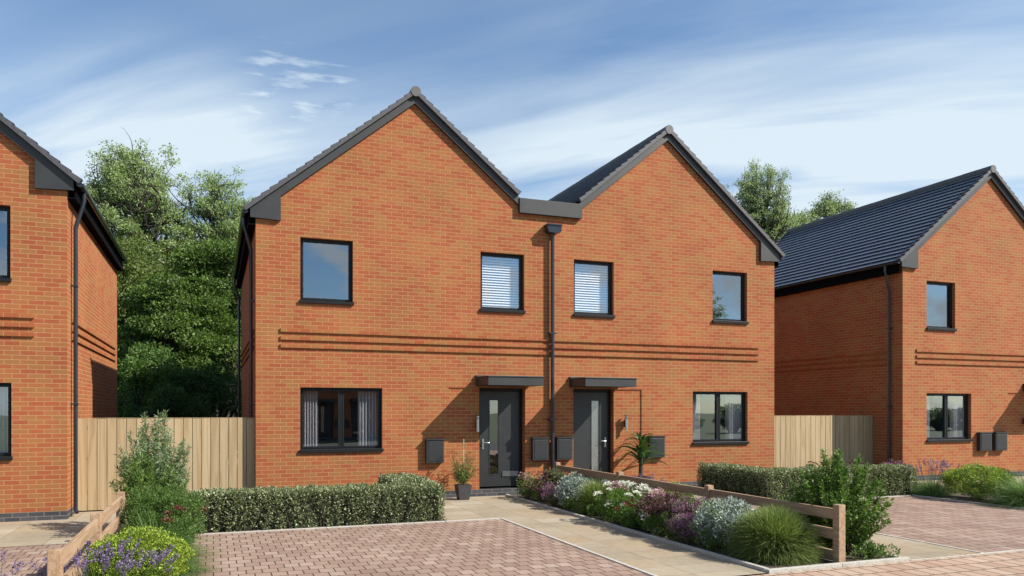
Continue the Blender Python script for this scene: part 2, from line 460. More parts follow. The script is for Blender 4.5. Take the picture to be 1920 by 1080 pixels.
def door(root, x0, x1, flip):
    """leaf with a tall glazed slot; flip mirrors it"""
    z0, z1 = .155, 2.28
    yb = .16
    f = MB(); t = .06
    f.box(x0, x0 + t, yb, yb + .09, z0, z1); f.box(x1 - t, x1, yb, yb + .09, z0, z1); f.box(x0 + t, x1 - t, yb, yb + .09, z1 - t, z1)
    d = MB(); a, b = x0 + t + .004, x1 - t - .004
    def X(u): return a + (b - a) * ((1 - u) if flip else u)
    zt, zb = 2.21, .19
    g0, g1 = .245, .465; gz0, gz1 = .45, 2.02
    y0, y1 = yb + .02, yb + .07
    # leaf built around the slot
    L = sorted((X(0), X(g0))); d.box(L[0], L[1], y0, y1, zb, zt)
    L = sorted((X(g1), X(1))); d.box(L[0], L[1], y0, y1, zb, zt)
    L = sorted((X(g0), X(g1))); d.box(L[0], L[1], y0, y1, zb, gz0); d.box(L[0], L[1], y0, y1, gz1, zt)
    leaf = d.build('door', M['door'], root)
    f.build('door_frame', M['frame'], leaf, bevel=.004)
    g = MB(); g.poly([(L[0], y0 + .018, gz0), (L[1], y0 + .018, gz0), (L[1], y0 + .018, gz1), (L[0], y0 + .018, gz1)])
    g.build('glazing', M['obscure'] if flip else M['glass'], leaf)  # same glass in both doors
    # trim round the slot
    tr = MB(); q = .018
    tr.box(L[0] - q, L[0], y0 - .006, y0 - .0005, gz0 - q, gz1 + q); tr.box(L[1], L[1] + q, y0 - .006, y0 - .0005, gz0 - q, gz1 + q)
    tr.box(L[0], L[1], y0 - .006, y0 - .0005, gz0 - q, gz0); tr.box(L[0], L[1], y0 - .006, y0 - .0005, gz1, gz1 + q)
    tr.build('glazing_bead', M['door'], leaf)
    h = MB(); hx = X(.075); s = -1 if flip else 1
    h.box(hx - .02, hx + .02, y0 - .012, y0 - .0005, .98, 1.20)
    h.tube([(hx, y0 - .012, 1.12), (hx, y0 - .055, 1.12)], .011)
    h.tube([(hx, y0 - .055, 1.12), (hx + s * .13, y0 - .055, 1.12)], .010)
    h.build('handle', M['steel'], leaf, bevel=.002)
    if not flip:
        lb = MB(); c = (X(.56), X(.96)); z = .45
        q = .014
        lb.box(c[0], c[1], y0 - .016, y0 - .0005, z - .055, z - .055 + q); lb.box(c[0], c[1], y0 - .016, y0 - .0005, z + .055 - q, z + .055)
        lb.box(c[0], c[0] + q, y0 - .016, y0 - .0005, z - .055 + q, z + .055 - q); lb.box(c[1] - q, c[1], y0 - .016, y0 - .0005, z - .055 + q, z + .055 - q)
        lb.box(c[0] + q + .002, c[1] - q - .002, y0 - .009, y0 - .0005, z - .055 + q + .002, z + .055 - q - .002)
        lb.build('letterbox', M['steel'], leaf)
    th = MB(); th.box(x0 + .002, x1 - .002, .03, yb + .09, .12, .152)
    th.build('threshold', M['anthracite'], leaf)
    return leaf

def canopy(root, x0, x1):
    c = MB()
    c.box(x0, x1, -.79, 0.0, 2.31, 2.475)
    c.box(x0 - .012, x1 + .012, -.803, .0, 2.477, 2.502)
    c.box(x0 - .012, x1 - .05, -.06, 0.0, 2.504, 2.54)
    return c.build('canopy', M['anthracite'], root, bevel=.004)

def meter_box(root, x0, x1, z0=.735, z1=1.21):
    c = MB(); c.box(x0, x1, -.11, -.001, z0, z1)
    b = c.build('meter_box', M['anthracite'], root, bevel=.008)
    d = MB(); d.box(x0 + .035, x1 - .03, -.118, -.1105, z0 + .035, z1 - .035)
    d.build('meter_box_door', M['door'], b, bevel=.004)
    h = MB(); h.prism([(x0 - .012, z1), (x1 + .012, z1), (x1 + .012, z1 + .018), (x0 - .012, z1 + .018)], -.13, -.001)
    h.build('hood', M['anthracite'], b, bevel=.004)

def wall_lamp(root, x):
    c = MB(); y = -.085
    c.tube([(x, y, 1.36), (x, y, 1.69)], .032, 16)
    l = c.build('wall_lamp', M['steel'], root)
    k = MB()
    for z in (1.62, 1.64, 1.66): k.tube([(x, y, z), (x, y, z + .008)], .037, 16)
    k.tube([(x, y, 1.69), (x, y, 1.705)], .045, 16)
    k.build('lamp_cap', M['anthracite'], l)
    bk = MB(); bk.box(x - .025, x + .025, -.062, -.001, 1.43, 1.6)
    bk.build('bracket', M['anthracite'], l, bevel=.004)

def house(name, label, loc, depth, meters, lamps=True, group=None, rear=True):
    root = thing(name, label, 'house', loc, 0, group)
    wins = [(.815, 1.82, 3.925, 5.14, 1, ''), (4.469, 5.455, 3.925, 5.13, 1, 'blind'), (6.626, 7.61, 3.92, 5.12, 1, 'blind'), (10.238, 11.225, 3.925, 5.11, 1, ''),
            (.815, 2.402, 1.04, 2.25, 2, 'curtains'), (9.69, 11.24, 1.055, 2.25, 2, 'curtains')]
    doors = [(4.45, 5.475, False), (6.613, 7.62, True)]
    recs = [(3.774, 4.45), (7.62, 8.324)]
    RD = .022
    # --- walls
    w = MB()
    a1, a2 = APEX; zb = lambda x, a: zu(x, a) - .11
    out = [(0, .15), (recs[0][0], .15), (recs[0][0], 2.275), (doors[0][0], 2.275), (doors[0][0], 2.281), (doors[0][1], 2.281), (doors[0][1], .15),
           (doors[1][0], .15), (doors[1][0], 2.281), (doors[1][1], 2.281), (doors[1][1], 2.275), (recs[1][1], 2.275), (recs[1][1], .15), (HW, .15),
           (HW, zb(HW, a2)), (a2, zb(a2, a2)), (6.5, 6.1), (5.53, 6.1), (a1, zb(a1, a1)), (0, zb(0, a1))]
    loops = [[Vector((x, 0, z)) for x, z in out]]
    for x0, x1, z0, z1, _, _ in wins: loops.append([Vector((x0, 0, z0)), Vector((x1, 0, z0)), Vector((x1, 0, z1)), Vector((x0, 0, z1))])
    flat = [p for l in loops for p in l]
    for t in tessellate_polygon(loops): w.poly([flat[k] for k in t])
    R = .16
    for x0, x1, z0, z1, _, _ in wins:
        w.poly([(x0, 0, z0), (x0, R, z0), (x0, R, z1), (x0, 0, z1)]); w.poly([(x1, 0, z0), (x1, R, z0), (x1, R, z1), (x1, 0, z1)])
        w.poly([(x0, 0, z1), (x1, 0, z1), (x1, R, z1), (x0, R, z1)]); w.poly([(x0, 0, z0), (x1, 0, z0), (x1, R, z0), (x0, R, z0)])
    for (x0, x1, fl) in doors:
        for x in (x0, x1): w.poly([(x, RD if (x == x0) != fl else 0, .15), (x, .26, .15), (x, .26, 2.281), (x, RD if (x == x0) != fl else 0, 2.281)])
        w.poly([(x0, 0, 2.281), (x1, 0, 2.281), (x1, .26, 2.281), (x0, .26, 2.281)])
    for i, (x0, x1) in enumerate(recs):
        w.poly([(x0, RD, .15), (x1, RD, .15), (x1, RD, 2.275), (x0, RD, 2.275)])
        xe = x0 if i == 0 else x1
        w.poly([(xe, 0, .15), (xe, RD, .15), (xe, RD, 2.275), (xe, 0, 2.275)])
        w.poly([(x0, 0, 2.275), (x1, 0, 2.275), (x1, RD, 2.275), (x0, RD, 2.275)])
    # projecting string courses, front and sides
    PR = .034
    for z in (3.0, 3.15, 3.30):
        w.box(.45, HW - .47, -PR, -.0005, z + .003, z + .073)
        w.box(-PR, -.0005, .45, depth - .45, z + .003, z + .073); w.box(HW + .0005, HW + PR, .45, depth - .45, z + .003, z + .073)
    ze = 5.60
    w.poly([(0, 0, .15), (0, depth, .15), (0, depth, ze), (0, 0, ze)]); w.poly([(HW, 0, .15), (HW, depth, .15), (HW, depth, ze), (HW, 0, ze)])
    back = [(0, .15), (HW, .15), (HW, zb(HW, a2)), (a2, zb(a2, a2)), (6.015, zb(6.015, a2)), (a1, zb(a1, a1)), (0, zb(0, a1))]
    for t in tessellate_polygon([[Vector((x, depth, z)) for x, z in back]]): w.poly([(back[k][0], depth, back[k][1]) for k in t])
    w.build('wall', M['brick'], root)
    p = MB()
    for x0, x1 in ((0, recs[0][0]), (doors[0][1], doors[1][0]), (recs[1][1], HW)): p.poly([(x0, 0, 0), (x1, 0, 0), (x1, 0, .1495), (x0, 0, .1495)])
    for x0, x1 in ((recs[0][0], doors[0][1]), (doors[1][0], recs[1][1])): p.poly([(x0, .003, 0), (x1, .003, 0), (x1, .003, .1495), (x0, .003, .1495)]); p.poly([(x0, .003, .1495), (x1, .003, .1495), (x1, .17, .1495), (x0, .17, .1495)])
    for x in (0, HW): p.poly([(x, 0, 0), (x, depth, 0), (x, depth, .1495), (x, 0, .1495)])
    p.poly([(0, depth, 0), (HW, depth, 0), (HW, depth, .1495), (0, depth, .1495)])
    p.build('plinth', M['dpc'], root)
    # --- inside: floors and partitions seen through the glass
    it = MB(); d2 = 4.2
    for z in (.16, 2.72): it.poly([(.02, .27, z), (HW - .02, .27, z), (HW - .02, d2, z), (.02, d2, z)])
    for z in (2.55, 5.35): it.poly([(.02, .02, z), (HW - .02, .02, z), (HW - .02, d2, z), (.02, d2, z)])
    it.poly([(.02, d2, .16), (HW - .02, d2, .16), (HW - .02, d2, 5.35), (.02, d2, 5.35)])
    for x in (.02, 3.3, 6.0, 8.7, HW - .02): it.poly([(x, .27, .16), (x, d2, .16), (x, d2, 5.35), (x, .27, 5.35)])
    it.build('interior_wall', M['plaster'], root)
    # --- openings
    for wd in wins: window(root, *wd)
    for dd in doors: door(root, *dd)
    canopy(root, 4.364, 5.566); canopy(root, 6.516, 7.735)
    for m in meters: meter_box(root, *m)
    if lamps:
        wall_lamp(root, 4.379); wall_lamp(root, 7.885)
    # --- roofs
    ct = 1 / math.sqrt(1 + SL * SL); st = SL * ct
    Y0F = Y0 = -.10; Y1 = depth + .10
    n = 20
    for gi, a in enumerate(APEX):
        roof = MB(); caps = {}
        for sgn in (-1, 1):
            outer = (gi == 0 and sgn == -1) or (gi == 1 and sgn == 1)
            xe = a + sgn * (3.055 + .17) if outer else 6.015
            run = abs(xe - a); g = run / n
            cb = [MB(), MB()]
            for k in range(n):
                xa = xe - sgn * g * k; xb = xe - sgn * g * (k + 1)
                za, zb_ = zu(xa, a), zu(xb, a)
                la, lb = .058, .020
                YF = Y0
                Y0 = .21 if (not outer and abs(xa - 6.015) < .70) else Y0F
                # tile course: top sheet and its exposed front edge
                u0 = k * 1.0
                pa = (xa + sgn * st * la, za + ct * la); pb = (xb + sgn * st * lb, zb_ + ct * lb)
                roof.poly([(pa[0], Y0, pa[1]), (pb[0], Y0, pb[1]), (pb[0], Y1, pb[1]), (pa[0], Y1, pa[1])],
                          uv=[(Y0, u0 + .1), (Y0, u0 + .9), (Y1, u0 + .9), (Y1, u0 + .1)])
                pl = (pa[0] - sgn * st * .016, pa[1] - ct * .016)
                xin = xa - sgn * .05; pq = (xin + sgn * st * .018, zu(xin, a) + ct * .018)
                roof.poly([(pq[0], Y0, pq[1]), (pl[0], Y0, pl[1]), (pl[0], Y1, pl[1]), (pq[0], Y1, pq[1])], uv=[(Y0, u0 + .1), (Y0, u0 + .12), (Y1, u0 + .12), (Y1, u0 + .1)])
                roof.poly([(pl[0], Y0, pl[1]), (pa[0], Y0, pa[1]), (pa[0], Y1, pa[1]), (pl[0], Y1, pl[1])],
                          uv=[(Y0, u0 + .1), (Y0, u0 + .12), (Y1, u0 + .12), (Y1, u0 + .1)])
                # verge caps on the front and back edge
                for fi, (ya, yb) in enumerate(((Y0F - .03, Y0F + .09), (Y1 - .09, Y1 + .03))):
                    if not outer and abs(xa - 6.015) < .60: continue
                    xc, xd = xa + sgn * g * .06, xb
                    zc, zd = zu(xc, a), zu(xd, a)
                    t0, t1 = .088, .058
                    prof = [(xc, zc - .004), (xd, zd - .004), (xd + sgn * st * t1, zd + ct * t1), (xc + sgn * st * t0, zc + ct * t0)]
                    cb[fi].prism(prof, ya - .0004 * (k % 2), yb)
            caps[sgn] = cb
            # underside
            Y0 = Y0F
            xe = xe if outer else a + sgn * 2.2
            roof.poly([(xe, Y0, zu(xe, a)), (a, Y0, zu(a, a)), (a, Y1, zu(a, a)), (xe, Y1, zu(xe, a))], uv=[(0, .5)] * 4)
        ro = roof.build('roof', M['roof'], root)
        for sgn in (-1, 1):
            for c_ in caps[sgn]: c_.build('verge', M['verge'], ro, bevel=.003)
        rg = MB(); rn = int((Y1 - Y0) / .45) + 1
        for k in range(rn):
            ya = Y0 - .04 + k * .45; yb = min(ya + .455, Y1 + .04)
            if yb - ya < .06: continue
            rg.tube([(a, ya, ZT + .035), (a, yb, ZT + .035)], .102 + .003 * (k % 2), 20)
        rg.build('ridge_tiles', M['ridge'], ro)
    # --- bargeboards and eaves boxes
    def barge(a, mirror):
        X = (lambda x: 12.03 - x) if mirror else (lambda x: x)
        aa = 3.055
        lo = lambda x: ZT - .18 - SL * abs(x - aa); hi = lambda x: ZT - .006 - SL * abs(x - aa)
        xi = 5.315
        prof = [(-.10, 5.43), (.45, 5.41), (.45, lo(.45)), (aa, lo(aa)), (xi, lo(xi)), (xi, hi(xi)), (aa, hi(aa)), (-.10, hi(-.10))]
        prof = [(X(x), z) for x, z in prof]
        b = MB(); b.prism(prof, -.07, -.001)
        b.build('bargeboard', M['anthracite'], root)
        b = MB(); b.prism(prof, depth + .001, depth + .07); b.build('bargeboard', M['anthracite'], root)
    barge(0, False); barge(1, True)
    vb = MB(); vb.box(5.315, 6.785, -.095, -.0015, 6.0, 6.315); vb.box(5.315, 6.785, -.0005, .2, 6.05, 6.312)
    vb.build('valley_fascia', M['anthracite'], root, bevel=.004)
    vg = MB(); vg.box(5.62, 6.41, .25, depth - .2, 5.86, 5.9)
    vg.build('valley_gutter', M['black'], root)
    for s in (0, 1):
        X = (lambda x: HW - x) if s else (lambda x: x)
        xs = lambda p, q: sorted((X(p), X(q)))
        f = MB(); q = xs(-.13, -.105); f.box(q[0], q[1], -.0, depth, 5.30, 5.60)
        q = xs(-.105, -.001); f.box(q[0], q[1], 0.0, depth, 5.302, 5.325)
        f.build('fascia', M['black'], root)
        gt = MB(); r = .06; cx = X(-.195); cz = 5.555
        pr = [(cx + r * math.cos(t), cz + r * math.sin(t)) for t in [PI + PI * k / 10 for k in range(11)]]
        for k in range(10):
            gt.poly([(pr[k][0], -.06, pr[k][1]), (pr[k + 1][0], -.06, pr[k + 1][1]), (pr[k + 1][0], depth + .06, pr[k + 1][1]), (pr[k][0], depth + .06, pr[k][1])], smooth=True)
        for y in (-.06, depth + .06): gt.poly([(p_[0], y, p_[1]) for p_ in pr])
        gt.build('gutter', M['pipe'], root)
        for y in ((.36, depth - .55) if rear else (.36,)):
            d = MB(); X_ = X
            pts = [(-.195, 5.50), (-.195, 5.36), (-.175, 5.28), (-.09, 4.98), (-.07, 4.90), (-.07, .13), (-.10, .075)]
            d.tube([(X(px), y if i < 6 else y - .05, pz) for i, (px, pz) in enumerate(pts)], .034, 12)
            dp = d.build('downpipe', M['pipe'], root)
            for z in (1.9, 3.9):
                k = MB(); q = xs(-.107, -.001); k.box(q[0], q[1], y - .05, y + .05, z, z + .025)
                k.build('bracket', M['pipe'], dp)
    d = MB(); d.tube([(6.08, -.075, 5.66), (6.08, -.075, .10)], .042, 12)
    dp = d.build('downpipe', M['pipe'], root)
    h = MB(); h.prism([(5.96, 5.62), (6.20, 5.62), (6.235, 5.66), (6.235, 5.765), (5.925, 5.765), (5.925, 5.66)], -.20, -.001); h.box(5.905, 6.255, -.22, -.001, 5.766, 5.80)
    h.build('rainwater_hopper', M['pipe'], dp, bevel=.006)
    for z in (3.45, 1.6):
        k = MB(); k.box(6.0, 6.16, -.118, -.001, z, z + .03); k.build('bracket', M['pipe'], dp)
    return root

MET = [(3.278, 3.649), (5.607, 5.974), (6.178, 6.548), (8.477, 8.87)]
house('semi_detached_house', 'whole orange brick twin-gabled pair of homes in the middle, with two canopied grey doors', (.745, 15.4, 0), 8.2, MET)
house('semi_detached_house', 'brick house cut off by the left edge, its sunlit side wall facing the fence', (-14.28, 14.6, 0), 7.1, MET, rear=False)
house('semi_detached_house', 'brick house at the right edge showing its long slate-grey roof slope and shaded side wall', (16.275, 14.8, 0), 7.6, [(2.60, 3.03), (3.17, 3.61)] + MET[1:])

# ------------------------------------------------------------------ ground
def sheet(name, x0, x1, y0, y1, z, mat, poly=None):
    m = MB(); m.poly(poly or [(x0, y0, z), (x1, y0, z), (x1, y1, z), (x0, y1, z)])
    return m.build(name, mat, kind='structure')
sheet('ground', -400, 400, -400, 600, -.012, M['lawn'])
sheet('road', -60, 80, -12, -2, -.006, M['asphalt'])
sheet('pavement', -60, 80, -2, 6.98, 0, M['sett'])
sheet('driveway', -.28, 4.44, 7.0, 12.08, .004, M['paver'])
sheet('driveway', 9.06, 13.72, 7.0, 12.25, .004, M['paver'])
sheet('driveway', -12, -1.12, 7.0, 11.93, .004, M['paver'])
sheet('driveway', 15.3, 24, 7.0, 12.0, .004, M['paver'])
sheet('garden_path', 4.5, 5.72, 7.0, 12.14, .008, M['slab'])
sheet('garden_path', 3.0, 6.7, 12.14, 15.56, .008, M['slab'])
sheet('garden_path', 7.80, 9.0, 7.0, 12.14, .008, M['slab'])
sheet('garden_path', 6.82, 10.4, 12.14, 15.56, .008, M['slab'])
sheet('garden_path', -12, -1.12, 11.93, 15.6, .008, M['slab'])
sheet('garden_path', 16.0, 24, 12.0, 14.9, .008, M['slab'])
# planting soil
sheet('planting_bed', -1.12, -.28, 6.98, 15.6, .012, M['soil'])
sheet('planting_bed', -.28, 3.55, 12.14, 15.5, .014, M['soil'])
sheet('planting_bed', 5.78, 7.74, 7.0, 15.3, .016, M['soil'])
sheet('planting_bed', 10.0, 16.3, 12.3, 15.7, .014, M['soil'])
sheet('planting_bed', 13.78, 15.25, 7.0, 12.3, .012, M['soil'])
def kerb(x0, x1, y0, y1, h):
    m = MB(); rnd = random.Random(int(x0 * 100 + y0 * 10))
    along_y = (y1 - y0) > (x1 - x0); L = (y1 - y0) if along_y else (x1 - x0); n = max(1, round(L / .9))
    for k in range(n):
        a = k / n; b = (k + 1) / n; j = rnd.uniform(0, .002)
        if along_y: m.box(x0 + j, x1 + j, y0 + L * a + .002, y0 + L * b - .002, -.05, h + j)
        else: m.box(x0 + L * a + .002, x0 + L * b - .002, y0 + j, y1 + j, -.05, h + j)
    return m.build('edging_kerb', M['kerb'], bevel=.004, kind='structure')
kerb(4.445, 4.495, 7.0, 12.13, .014)
kerb(-.28, 4.44, 12.085, 12.135, .018)
kerb(5.725, 5.785, 7.06, 15.3, .045)
kerb(5.725, 7.80, 6.985, 7.05, .04)
kerb(7.745, 7.795, 7.06, 12.2, .03)
kerb(9.005, 9.055, 7.0, 12.2, .014)
kerb(9.06, 13.72, 12.255, 12.305, .018)
kerb(13.725, 13.775, 7.0, 12.25, .03)
kerb(7.81, 24.0, 6.985, 7.03, .006)

# ------------------------------------------------------------------ timber fences
def fence(label, x0, x1, y, h, seed, xs=None):
    t = thing('timber_fence', label, 'fence', (x0, y, 0), 0, None)
    rnd = random.Random(seed)
    n = round((x1 - x0) / .158); w = (x1 - x0) / n
    b = MB()
    for k in range(n):
        yy = rnd.uniform(-.003, .003)
        b.box(w * k + .005, w * (k + 1) - .005, yy, yy + .022, .03, h + rnd.uniform(-.003, .003))
    b.build('boards', M['fence'], t)
    for z in (.3, .9, 1.45):
        r = MB(); r.box(.01, x1 - x0 - .01, .03, .07, z, z + .09); r.build('rail', M['fence'], t)
    k = MB(); k.box(.003, x1 - x0 - .003, -.002, .045, h + .006, h + .012); k.build('capping', M['fence'], t)
    return t
fence('pale vertical-board timber fence closing the gap between the left house and the middle pair', -2.245, .74, 15.56, 1.66, 3)
fence('vertical-board timber fence half in shade between the middle pair and the right house', 12.78, 16.27, 15.75, 1.67, 7)

def post_rail(label, x, ys, side):
    t = thing('post_and_rail_fence', label, 'fence', (x, ys[0], 0))
    for y in ys:
        p = MB(); p.box(-.05, .05, y - ys[0] - .05, y - ys[0] + .05, 0, .70); p.build('post', M['rail'], t, bevel=.006)
    for a, b in zip(ys[:-1], ys[1:]):
        for z in (.52, .285, .03):
            r = MB(); r.box(-.022, .022, a - ys[0] + .051, b - ys[0] - .051, z, z + .125)
            r.build('rail', M['rail'], t, bevel=.005)
    return t
post_rail('low brown post and rail fence running through the flower bed between the two paths', 6.84, [7.12, 9.68, 12.38, 15.1], 1)
post_rail('low pale post and rail fence at lower left behind the lavender and lime dome', -1.17, [7.05, 9.36, 11.7], 1)

# ------------------------------------------------------------------ trees
def grow(rng, h, spread, base, levels=4, limbs=7, up=.55):
    segs, tips = [], []
    def branch(p, d, L, r, lev):
        k = 4 if lev < 3 else 3
        pts = [p]; dd = d.copy()
        for i in range(k):
            dd = dd + rng.normal(size=3) * .16 + np.array([0, 0, .07 if lev < 3 else -.05]); dd /= np.linalg.norm(dd)
            q = pts[-1] + dd * L / k
            segs.append((pts[-1], q, r * (1 - .6 * i / k), r * (1 - .6 * (i + 1) / k)))
            pts.append(q)
            if lev < levels and i >= (1 if lev else 0):
                for _ in range(2 if lev < levels - 1 else 2):
                    az = rng.uniform(0, 2 * PI); ang = rng.uniform(.45, 1.0)
                    s = np.cross(dd, [math.cos(az), math.sin(az), .3]); s /= np.linalg.norm(s)
                    nd = dd * math.cos(ang) + s * math.sin(ang)
                    branch(q, nd, L * rng.uniform(.5, .7), r * .42, lev + 1)
            if lev >= levels - 1: tips.append(q)
        if lev < levels: branch(pts[-1], dd, L * .6, r * .38, lev + 1)
    tr = .026 * h
    p = np.array([0, 0, 0.0]); 
    nseg = 5; pts = [p]
    for i in range(nseg):
        q = pts[-1] + np.array([rng.normal() * .02 * h / nseg, rng.normal() * .02 * h / nseg, base / nseg]); pts.append(q)
        segs.append((pts[-2], q, tr * (1 - .07 * i), tr * (1 - .07 * (i + 1))))
    L = (h - base) * .55
    for i in range(limbs):
        az = 2 * PI * i / limbs + rng.uniform(-.4, .4); el = rng.uniform(.25, 1.35) if i else 1.5
        s0 = pts[-1] - np.array([0, 0, rng.uniform(0, .25) * base * (i > 0)])
        branch(s0, np.array([math.cos(az) * math.cos(el), math.sin(az) * math.cos(el), math.sin(el)]), L * rng.uniform(.75, 1.1), tr * .45, 1)
    tips = np.array(tips)
    # fit to wanted height and spread
    ztop = np.percentile(tips[:, 2], 97.5); rad = np.percentile(np.linalg.norm(tips[:, :2], axis=1), 96)
    fx = (spread / 2) / rad
    def fit(a):
        a = np.array(a, float); z = a[2]
        k = max(0.0, min(1.0, (z - base * .5) / (base * .5 + .01)))
        a[0] *= 1 + (fx - 1) * k; a[1] *= 1 + (fx - 1) * k
        if z > base: a[2] = base + (z - base) * (h - base) / (ztop - base)
        return a
    segs = [(fit(s[0]), fit(s[1]), s[2], s[3]) for s in segs]
    tips = np.array([fit(t) for t in tips])
    # round the crown's outline: match the reach of the tips in each height band to an uneven ellipse
    z0 = base - .15 * (h - base); nb = 9; edges = np.linspace(z0, h + .01, nb + 1); sc = []
    for b_ in range(nb):
        sel = (tips[:, 2] >= edges[b_]) & (tips[:, 2] < edges[b_ + 1])
        rr = np.percentile(np.linalg.norm(tips[sel, :2], axis=1), 88) if sel.sum() > 3 else spread / 2
        q = (((edges[b_] + edges[b_ + 1]) / 2 - z0) / (h - z0)) * 1.72 - .9
        want = spread / 2 * math.sqrt(max(.05, 1 - min(1, abs(q)) ** 2.6)) * rng.uniform(.82, 1.08)
        sc.append(min(2.6, max(.4, want / max(rr, .1))))
    zc = (edges[:-1] + edges[1:]) / 2
    def rnd(a):
        f = np.interp(a[2], np.concatenate([[z0 - 1.5], zc]), [1] + sc); return np.array([a[0] * f, a[1] * f, a[2]])
    segs = [(rnd(s[0]), rnd(s[1]), s[2], s[3]) for s in segs]
    tips = np.array([rnd(t) for t in tips])
    zc_ = z0 + .52 * (h - z0); hz_ = .5 * (h - z0)
    ph = rng.uniform(0, 6, 3)
    def E(a):
        az = math.atan2(a[1], a[0]); k_ = 1 + .13 * math.sin(3 * az + ph[0] + 2 * (a[2] - zc_) / hz_) + .10 * math.sin(5 * az + ph[1]) + .08 * math.sin(4 * (a[2] - zc_) / hz_ + ph[2])
        return math.sqrt((a[0] ** 2 + a[1] ** 2) / (spread / 2) ** 2 + ((a[2] - zc_) / hz_) ** 2) / k_
    key = lambda a: tuple(np.round(a, 4))
    tips = np.array([t for t in tips if E(t) < 1.0 or (t[2] < zc_ and E(t) < 1.25)])
    ok = {key(segs[0][0])}
    for q in segs:                       # a limb that strays far outside the crown is dropped with all it carries
        root = q[0][2] < base + .2 and math.hypot(q[0][0], q[0][1]) < .08 * h
        if (root or key(q[0]) in ok) and (q[1][2] < base or E(q[1]) < 1.2 or q[1][2] < zc_): ok.add(key(q[1]))
    tips = np.array([t for t in tips if key(t) in ok])
    need = {key(t) for t in tips}; kept = []
    for q in reversed(segs):             # keep only the limbs that lead to a leafy tip
        if q[1][2] < base * .9 or key(q[1]) in need:
            kept.append(q); need.add(key(q[0]))
    segs = kept
    return segs, tips

def tree(label, loc, h, spread, base, seed, leafm, n=30, leaf=.13, pad=.4, group='trees rising behind the houses', name='tree', limbs=7):
    rng = np.random.default_rng(seed)
    segs, tips = grow(rng, h, spread, base, limbs=limbs)
    t = thing(name, label, 'tree', loc, 0, group)
    V, F = limb_geo(segs); npmesh('trunk', V, F, M['bark'], t, smooth=True)
    if len(tips) > 900: tips = tips[rng.choice(len(tips), 900, replace=False)]
    c = np.repeat(tips, n, axis=0)
    off = rdirs(rng, len(c)) * (rng.uniform(0, 1, (len(c), 1)) ** .6) * pad * np.array([[1, 1, .55]])
    P = c + off
    D = unit(off) * .6 + rdirs(rng, len(c)) * .8 + np.array([[0, 0, -.1]])
    V, F = leaf_geo(rng, P, D, leaf, leaf * .5)
    npmesh('crown', V, F, leafm, t)
    return t

tree('tall airy tree, highest of those left of the middle pair', (-3.6, 39, -.3), 13.8, 6.0, 7.8, 12, M['leaf_tree'], n=56, leaf=.11, pad=.34, limbs=9)
tree('airy round-topped tree peeping over the left eaves of the middle pair', (.9, 39, -.3), 12.9, 5.6, 7.2, 29, M['leaf_tree'], n=52, leaf=.11, pad=.34, limbs=9)
tree('pale airy tree rising over the right roof verge of the middle pair', (30.9, 39, -.3), 16.5, 5.6, 9.6, 37, M['leaf_far'], n=60, leaf=.11, pad=.36, limbs=9)
tree('faint small treetop above the roof ridge of the right house', (43.5, 47, -.3), 18.2, 5.0, 12.6, 47, M['leaf_far'], n=24, leaf=.16, pad=.45)
tree('low pale treetop between the right verge of the middle pair and the far roof', (35.0, 41, -.3), 14.6, 5.0, 9.0, 53, M['leaf_far'], n=26, leaf=.15, pad=.42)

def clump_foliage(rng, lobes, per, leafL, leafW, shell=.55, up=.25, jitter=.7, minz=0.02, flat=.8):
    """lobes: array (k,4) centre + radius"""
    lobes = np.asarray(lobes, float)
    wt = lobes[:, 3] ** 2; cnt = np.maximum(3, (per * len(lobes) * wt / wt.sum()).astype(int))
    c = np.repeat(lobes, cnt, axis=0); n = len(c)
    d = rdirs(rng, n)
    r = (shell + (1 - shell) * rng.uniform(0, 1, (n, 1)) ** .5) * c[:, 3:4]
    P = c[:, :3] + d * r * np.array([[1, 1, flat]])
    D = d * 1.0 + rdirs(rng, n) * jitter + np.array([[0, 0, up]])
    k = P[:, 2] > minz
    return leaf_geo(rng, P[k], D[k], leafL, leafW)

def lobes_ellipsoid(rng, k, sx, sy, z0, z1, rl, inner=.45, cone=0.0):
    """random sub-clumps through the envelope of a shrub or crown"""
    d = rdirs(rng, k); r = (inner + (1 - inner) * rng.uniform(0, 1, (k, 1)) ** .5)
    p = d * r; zc = (z0 + z1) / 2; hz = (z1 - z0) / 2
    f = (1 - cone * (p[:, 2:3] + 1) / 2)
    out = np.zeros((k, 4))
    out[:, 0] = p[:, 0] * (sx - rl * .8) * f[:, 0]; out[:, 1] = p[:, 1] * (sy - rl * .8) * f[:, 0]; out[:, 2] = zc + p[:, 2] * (hz - rl * .7)
    out[:, 3] = rl * rng.uniform(.65, 1.2, k)
    return out

def stems_geo(rng, lobes, r0=.02, n=14, origin=(0, 0, 0)):
    segs = []
    for i in rng.choice(len(lobes), min(n, len(lobes)), replace=False):
        a = np.array(origin, float) + rng.normal(size=3) * [.03, .03, 0]; b = lobes[i, :3].copy(); m = a * .5 + b * .5 + np.array([0, 0, .12 * np.linalg.norm(b)])
        segs.append((a, m, r0, r0 * .7)); segs.append((m, b, r0 * .7, r0 * .3))
    return limb_geo(segs, 5)

def bush_tree(label, loc, sx, sy, z0, z1, seed, mat, k=90, rl=.8, per=240, leaf=.16, cone=0.0, cat='tree', name='bushy_tree', group='dense trees and bushes behind the left fence', wide=.55, flat=.8):
    rng = np.random.default_rng(seed)
    t = thing(name, label, cat, loc, 0, group)
    lb = lobes_ellipsoid(rng, k, sx, sy, z0, z1, rl, .35, cone)
    V, F = clump_foliage(rng, lb, per, leaf, leaf * wide, shell=.35, up=-.05 if flat < .6 else .1, jitter=.8, flat=flat)
    npmesh('crown', V, F, mat, t)
    V, F = stems_geo(rng, lb, .09, 26); npmesh('trunk', V, F, M['bark'], t, smooth=True)
    return t

